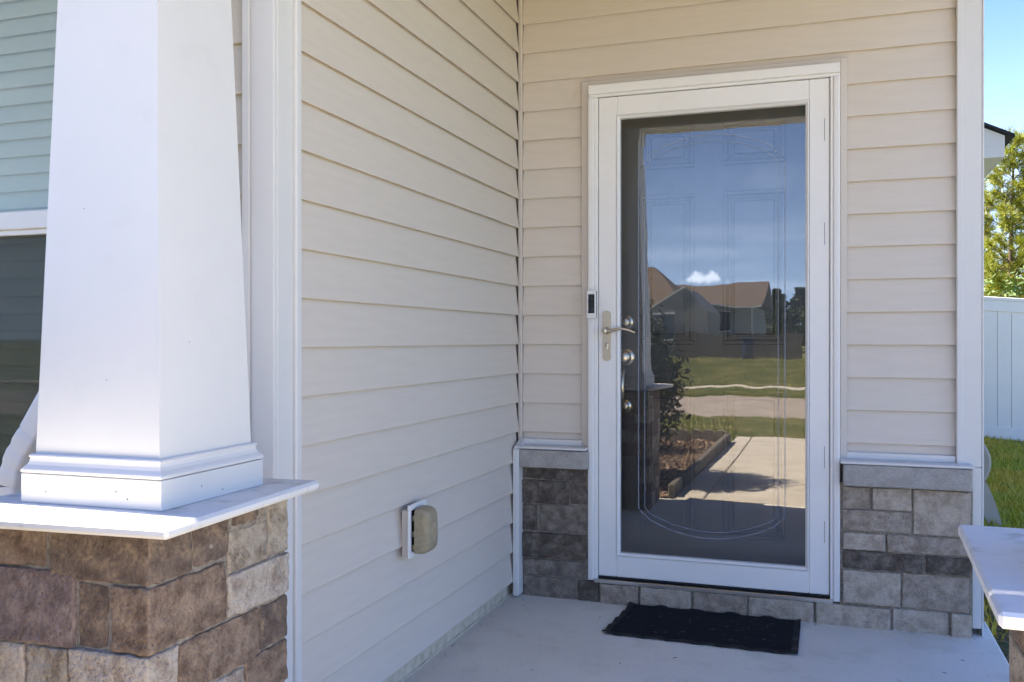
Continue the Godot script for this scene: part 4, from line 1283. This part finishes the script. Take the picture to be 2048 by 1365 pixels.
func shrub(called: String, label: String, at: Vector3, radius: float, height: float, count: int, m: String, leaf: float, sd: int, red := 0.0, group := "") -> Node3D:
	var t := thing(called, label, "shrub", at, 0.0, group)
	var r := RandomNumberGenerator.new()
	r.seed = 900 + sd
	var n := FastNoiseLite.new()
	n.seed = sd
	n.frequency = 1.0
	var stems := Shape.new()
	for k in 9:
		var a := TAU * k / 9.0 + r.randf()
		var e := Vector3(cos(a) * radius * 0.6, height * r.randf_range(0.55, 0.9), sin(a) * radius * 0.6)
		stems.tube([Vector3(cos(a), 0, sin(a)) * 0.04, e * 0.5 + Vector3(0, height * 0.05, 0), e], [0.016, 0.011, 0.004], 5, false)
	part(t, "stems", stems.mesh(), mats.bark)
	var crown := Shape.new()
	crown.tinted = true
	var made := 0
	while made < count:
		var d := Vector3(r.randfn(), r.randfn(), r.randfn()).normalized()
		var rim := 0.90 + 0.34 * n.get_noise_3d(d.x * 2.4, d.y * 2.4 + sd, d.z * 2.4)
		var q := pow(r.randf(), 0.4) * rim
		var p := Vector3(d.x * radius * q, height * 0.52 + d.y * height * 0.50 * q, d.z * radius * q)
		if n.get_noise_3d(p.x * 6.0 / radius, p.y * 6.0 / radius, p.z * 6.0 / radius) < -0.22: continue
		made += 1
		var f := (d + Vector3(r.randfn(), r.randfn() + 0.5, r.randfn()) * 0.6).normalized()
		var u := f.cross(Vector3(r.randfn(), r.randfn(), r.randfn())).normalized()
		var w := f.cross(u)
		var l := leaf * r.randf_range(0.6, 1.25)
		var tone := r.randf_range(0.6, 1.45)
		crown.tint = Color(tone, tone, tone * r.randf_range(0.7, 1.2))
		if r.randf() < red: crown.tint = Color(tone * 3.0, tone * 0.75, tone * 1.0)
		crown.quad(p - u * l, p - w * l * 0.42, p + u * l, p + w * l * 0.42)
	part(t, "crown", crown.mesh(), mats[m])
	return t

# ---------------------------------------------------------------- front garden and the far side of the street, mirrored in the glass
func build_street() -> void:
	structure("flower_bed", strip(-3.2, 0.255, 2.62, 6.48, 0.02, 0.4, 0.4), mats.mulch)
	var chip := boxed(Vector3(-0.024, -0.003, -0.007), Vector3(0.024, 0.003, 0.007))
	var places := []
	var tints := []
	for k in 7000:
		var x := 0.24 - 1.9 * pow(rng.randf(), 1.4)
		var z := rng.randf_range(2.66, 6.42)
		places.append(Transform3D(Basis(Vector3.UP, rng.randf() * TAU) * Basis(Vector3.BACK, rng.randfn() * 0.3).scaled_local(Vector3.ONE * rng.randf_range(0.5, 1.5)), Vector3(x, -0.005 + rng.randf() * 0.022, z)))
		tints.append(Color(0.06, 0.035, 0.02).lerp(Color(0.36, 0.24, 0.15), pow(rng.randf(), 1.4)))
	var mc := scatter(self, "mulch_litter", chip, mats.chip, places, tints)
	mc.set_meta("label", "brown bark mulch covering the bed beside the walkway")
	var tuft_shape := Shape.new()
	for k in 5:
		var a := TAU * k / 5.0
		var o := Vector3(cos(a), 0, sin(a))
		tuft_shape.tri(o * 0.012 - o.cross(Vector3.UP) * 0.006, o * 0.012 + o.cross(Vector3.UP) * 0.006, o * 0.035 + Vector3(0, 0.05, 0))
	places = []
	tints = []
	for q in [[15000, 7.1, 12.2, -3.0, 4.5, 1.1], [7000, 18.3, 22.2, -5.0, 4.0, 1.5], [14000, 23.9, 34.0, -7.0, 4.0, 1.9]]:
		for k in q[0]:
			var x := rng.randf_range(q[3], q[4])
			var z := rng.randf_range(q[1], q[2])
			if x > 2.95 and z < 12.3: continue
			var patch := clampf(wobble.get_noise_2d(x * 0.7, z * 0.5) * 1.3 + 0.3, 0.0, 1.0)
			places.append(Transform3D(Basis(Vector3.UP, rng.randf() * TAU).scaled_local(Vector3.ONE * q[5] * rng.randf_range(0.6, 1.3)), Vector3(x, ground_y(x, z) - 0.003, z)))
			tints.append(Color(0.19, 0.22, 0.045).lerp(Color(0.42, 0.35, 0.13), patch * rng.randf_range(0.5, 1.0)))
	var fg := scatter(self, "front_grass", tuft_shape.mesh(), mats.chip, places, tints)
	fg.set_meta("label", "olive grass of the front lawns on both sides of the road")
	# scalloped edging at the far end of the bed, plain edging along the walkway
	var sc := Shape.new()
	var pts := PackedVector2Array([Vector2(-0.07, -0.06), Vector2(0.07, -0.06)])
	for k in 13:
		var a := PI * k / 12.0
		pts.append(Vector2(cos(a) * 0.07, 0.055 + sin(a) * 0.062))
	sc.prism(pts, 0.05, Transform3D(Basis(), Vector3(0, 0, -0.025)))
	var sm := sc.mesh()
	for k in 12:
		var o := thing("edging_scallop", "round-topped concrete edging block at the street end of the mulch bed", "edging", Vector3(0.19 - k * 0.145, 0.0, 6.53), 0.0, "scalloped edging blocks")
		part(o, "block", sm, mats.mortar)  # dark mortar colour stands in for shade on the side facing the house
	var em := boxed(Vector3(-0.024, -0.06, -0.305), Vector3(0.024, 0.105, 0.305), 0.008)
	for k in 6:
		var o := thing("edging_kerb", "low edging kerb coloured dark for shade, between mulch bed and concrete walkway", "edging", Vector3(0.248, 0.0, 2.98 + k * 0.625), 0.0, "edging kerbs along the walkway")
		part(o, "block", em, mats.fence_wood)  # dark wood colour stands in for the shaded side and the shrub's shadow
	shrub("round_shrub", "dense dark shrub with reddish tips mirrored in the door glass", Vector3(-0.37, 0.0, 3.45), 0.64, 1.48, 16000, "leaf_dark", 0.032, 21, 0.07)
	shrub("round_shrub", "low dark shrub farther along the mulch bed", Vector3(-0.75, 0.0, 5.4), 0.5, 0.8, 3500, "leaf_dark", 0.030, 22, 0.03)
	# houses across the road
	var hr := thing("street_house", "pale grey house with low brown roof mirrored in the door glass", "house", Vector3(-8.2, 0.45, 43.0))
	part(hr, "wall", boxed(Vector3(-7.0, 0, 0), Vector3(6.0, 2.45, 9.0)), mats.far_siding)
	var rf := Shape.new()
	rf.prism(PackedVector2Array([Vector2(-0.5, 2.40), Vector2(4.5, 3.75), Vector2(9.5, 2.40)]), 13.9, Transform3D(Basis(Vector3.BACK, Vector3.UP, Vector3.LEFT), Vector3(6.45, 0, 0)))
	part(hr, "roof", rf.mesh(), mats.shingle_brown)
	part(hr, "fascia", boxed(Vector3(-7.4, 2.30, -0.52), Vector3(6.43, 2.40, -0.47)), mats.white)
	part(hr, "corner_trim", boxed(Vector3(5.93, 0, -0.03), Vector3(6.03, 2.4, 0.06)), mats.white)
	for x in [4.55, -1.0]:
		var wn := part(hr, "window", boxed(Vector3(x - 0.32, 1.15, -0.05), Vector3(x + 0.32, 2.05, 0.02)), mats.far_glass)
		part(wn, "frame", boxed(Vector3(x - 0.36, 2.051, -0.06), Vector3(x + 0.36, 2.11, 0.02)), mats.white)
		part(wn, "sill", boxed(Vector3(x - 0.36, 1.09, -0.06), Vector3(x + 0.36, 1.149, 0.02)), mats.white)
	var hl := thing("street_house", "darker house with steep brown hip roof nearest across the road", "house", Vector3(-7.6, 0.25, 36.0))
	part(hl, "wall", boxed(Vector3(-6.5, 0, 0), Vector3(2.9, 2.3, 8.0)), mats.far_siding_dark)
	var hip := Shape.new()
	var c0 := Vector3(-6.9, 2.25, -0.4); var c1 := Vector3(3.3, 2.25, -0.4); var c2 := Vector3(3.3, 2.25, 8.4); var c3 := Vector3(-6.9, 2.25, 8.4)
	var r0 := Vector3(-3.0, 4.35, 4.0); var r1 := Vector3(1.0, 4.35, 4.0)
	hip.quad(c0, c1, r1, r0); hip.tri(c1, c2, r1); hip.quad(c2, c3, r0, r1); hip.tri(c3, c0, r0); hip.quad(c3, c2, c1, c0)
	part(hl, "roof", hip.mesh(), mats.shingle_brown)
	var wing := Shape.new()
	wing.prism(PackedVector2Array([Vector2(1.0, 0.0), Vector2(4.2, 0.0), Vector2(4.2, 2.0), Vector2(3.3, 3.05), Vector2(1.0, 1.6)]), 4.0, Transform3D(Basis(), Vector3(0, 0, -1.5)))
	part(hl, "wing", wing.mesh(), mats.far_siding_dark)
	part(hl, "fascia", boxed(Vector3(-6.88, 2.13, -0.42), Vector3(0.99, 2.24, -0.38)), mats.white)
	for q in [[2.0, 2.8, -1.5], [-1.6, -0.8, 0.0], [-4.2, -3.2, 0.0]]:
		var wn := part(hl, "window", boxed(Vector3(q[0], 0.9, q[2] - 0.04), Vector3(q[1], 1.9, q[2] + 0.01)), mats.far_glass)
		part(wn, "frame", boxed(Vector3(q[0] - 0.06, 1.901, q[2] - 0.05), Vector3(q[1] + 0.06, 1.97, q[2] + 0.01)), mats.white)
		part(wn, "sill", boxed(Vector3(q[0] - 0.06, 0.83, q[2] - 0.05), Vector3(q[1] + 0.06, 0.899, q[2] + 0.01)), mats.white)
	for k in 6:
		part(hl, "rake_board", boxed(Vector3(0, 0, 0), Vector3(0.46, 0.07, 0.04)), mats.white, Transform3D(Basis(Vector3.BACK, atan2(1.45, 2.3)), Vector3(1.0 + k * 0.385, 1.60 + k * 0.2425, -1.545)))
	# plank fence between the houses and a blue bin
	var wf := thing("plank_fence", "weathered wooden plank fence in front of the far houses", "fence", Vector3(-4.6, 0.0, 34.2))
	var pm := boxed(Vector3(0, 0.0, -0.01), Vector3(0.14, 1.05, 0.01))
	for k in 34:
		part(wf, "plank", pm, mats.fence_wood, Transform3D(Basis(), Vector3(k * 0.145, front_profile(34.2) - 0.02 + rng.randf_range(-0.02, 0.02), rng.randf_range(-0.006, 0.006))))
	for y in [0.3, 0.8]:
		part(wf, "rail", boxed(Vector3(0, front_profile(34.2) + y, 0.017), Vector3(4.93, front_profile(34.2) + y + 0.08, 0.05)), mats.fence_wood)
	var bin := thing("waste_bin", "blue wheeled waste bin by the wooden fence across the road", "bin", Vector3(-1.75, front_profile(33.6), 33.6))
	var bb := Shape.new()
	bb.lathe([Vector2(0.0, 0.0), Vector2(0.20, 0.0), Vector2(0.26, 0.85), Vector2(0.0, 0.85)], Vector3.ZERO, Basis(Vector3.UP, PI / 4), 8)
	part(bin, "body", bb.mesh(), mats.bin_blue)
	part(bin, "lid", boxed(Vector3(-0.26, 0.852, -0.26), Vector3(0.26, 0.92, 0.26), 0.02), mats.bin_blue)
	for s in [-1.0, 1.0]:
		var wl := Shape.new()
		wl.lathe([Vector2(0.0, 0.025), Vector2(0.09, 0.025), Vector2(0.1, 0.0), Vector2(0.09, -0.025), Vector2(0.0, -0.025)], Vector3(s * 0.2, 0.1, 0.2), Basis(Vector3.UP, Vector3.RIGHT, Vector3.FORWARD), 14)
		part(bin, "wheel", wl.mesh(), mats.rubber)
	# the line of trees behind
	var kinds := []
	for k in 3: kinds.append(far_tree_mesh(k))
	var spots := []
	for k in 22: spots.append([-9.0 + k * 0.82 + rng.randf_range(-0.25, 0.25), 64.0 + 3.0 * fmod(k * 1.7, 3.0)])
	for k in spots.size():
		var o := thing("woodland_tree", "dark green conifer in the tree line behind the far houses", "tree", Vector3(spots[k][0], 0.45, spots[k][1]), k * 1.3, "tree line behind the far houses")
		o.scale = Vector3.ONE * rng.randf_range(0.85, 1.12)
		part(o, "trunk", kinds[k % 3][0], mats.bark)
		part(o, "crown", kinds[k % 3][1], mats.leaf_far)

func far_tree_mesh(k: int) -> Array:
	var r := RandomNumberGenerator.new()
	r.seed = 60 + k
	var t := Shape.new()
	t.tube([Vector3.ZERO, Vector3(0, 4.2, 0)], [0.10, 0.03], 6)
	var s := Shape.new()
	s.tinted = true
	for j in 3200:
		var y := lerpf(0.3, 4.6, pow(r.randf(), 0.9))
		var reach := lerpf(1.9, 0.25, y / 4.6) * (0.7 + 0.5 * r.randf()) * (0.85 + 0.2 * sin(y * 7.0 + k))
		var a := r.randf() * TAU
		var q := sqrt(r.randf())
		var p := Vector3(cos(a) * reach * q, y, sin(a) * reach * q)
		var d := Vector3(cos(a), -0.35 + 0.3 * r.randfn(), sin(a)).normalized()
		var w := d.cross(Vector3(r.randfn(), r.randfn(), r.randfn())).normalized()
		var tone := r.randf_range(0.55, 1.5)
		s.tint = Color(tone, tone, tone * 0.9)
		s.quad(p - d * 0.13, p - w * 0.07, p + d * 0.16, p + w * 0.07)
	return [t.mesh(), s.mesh()]
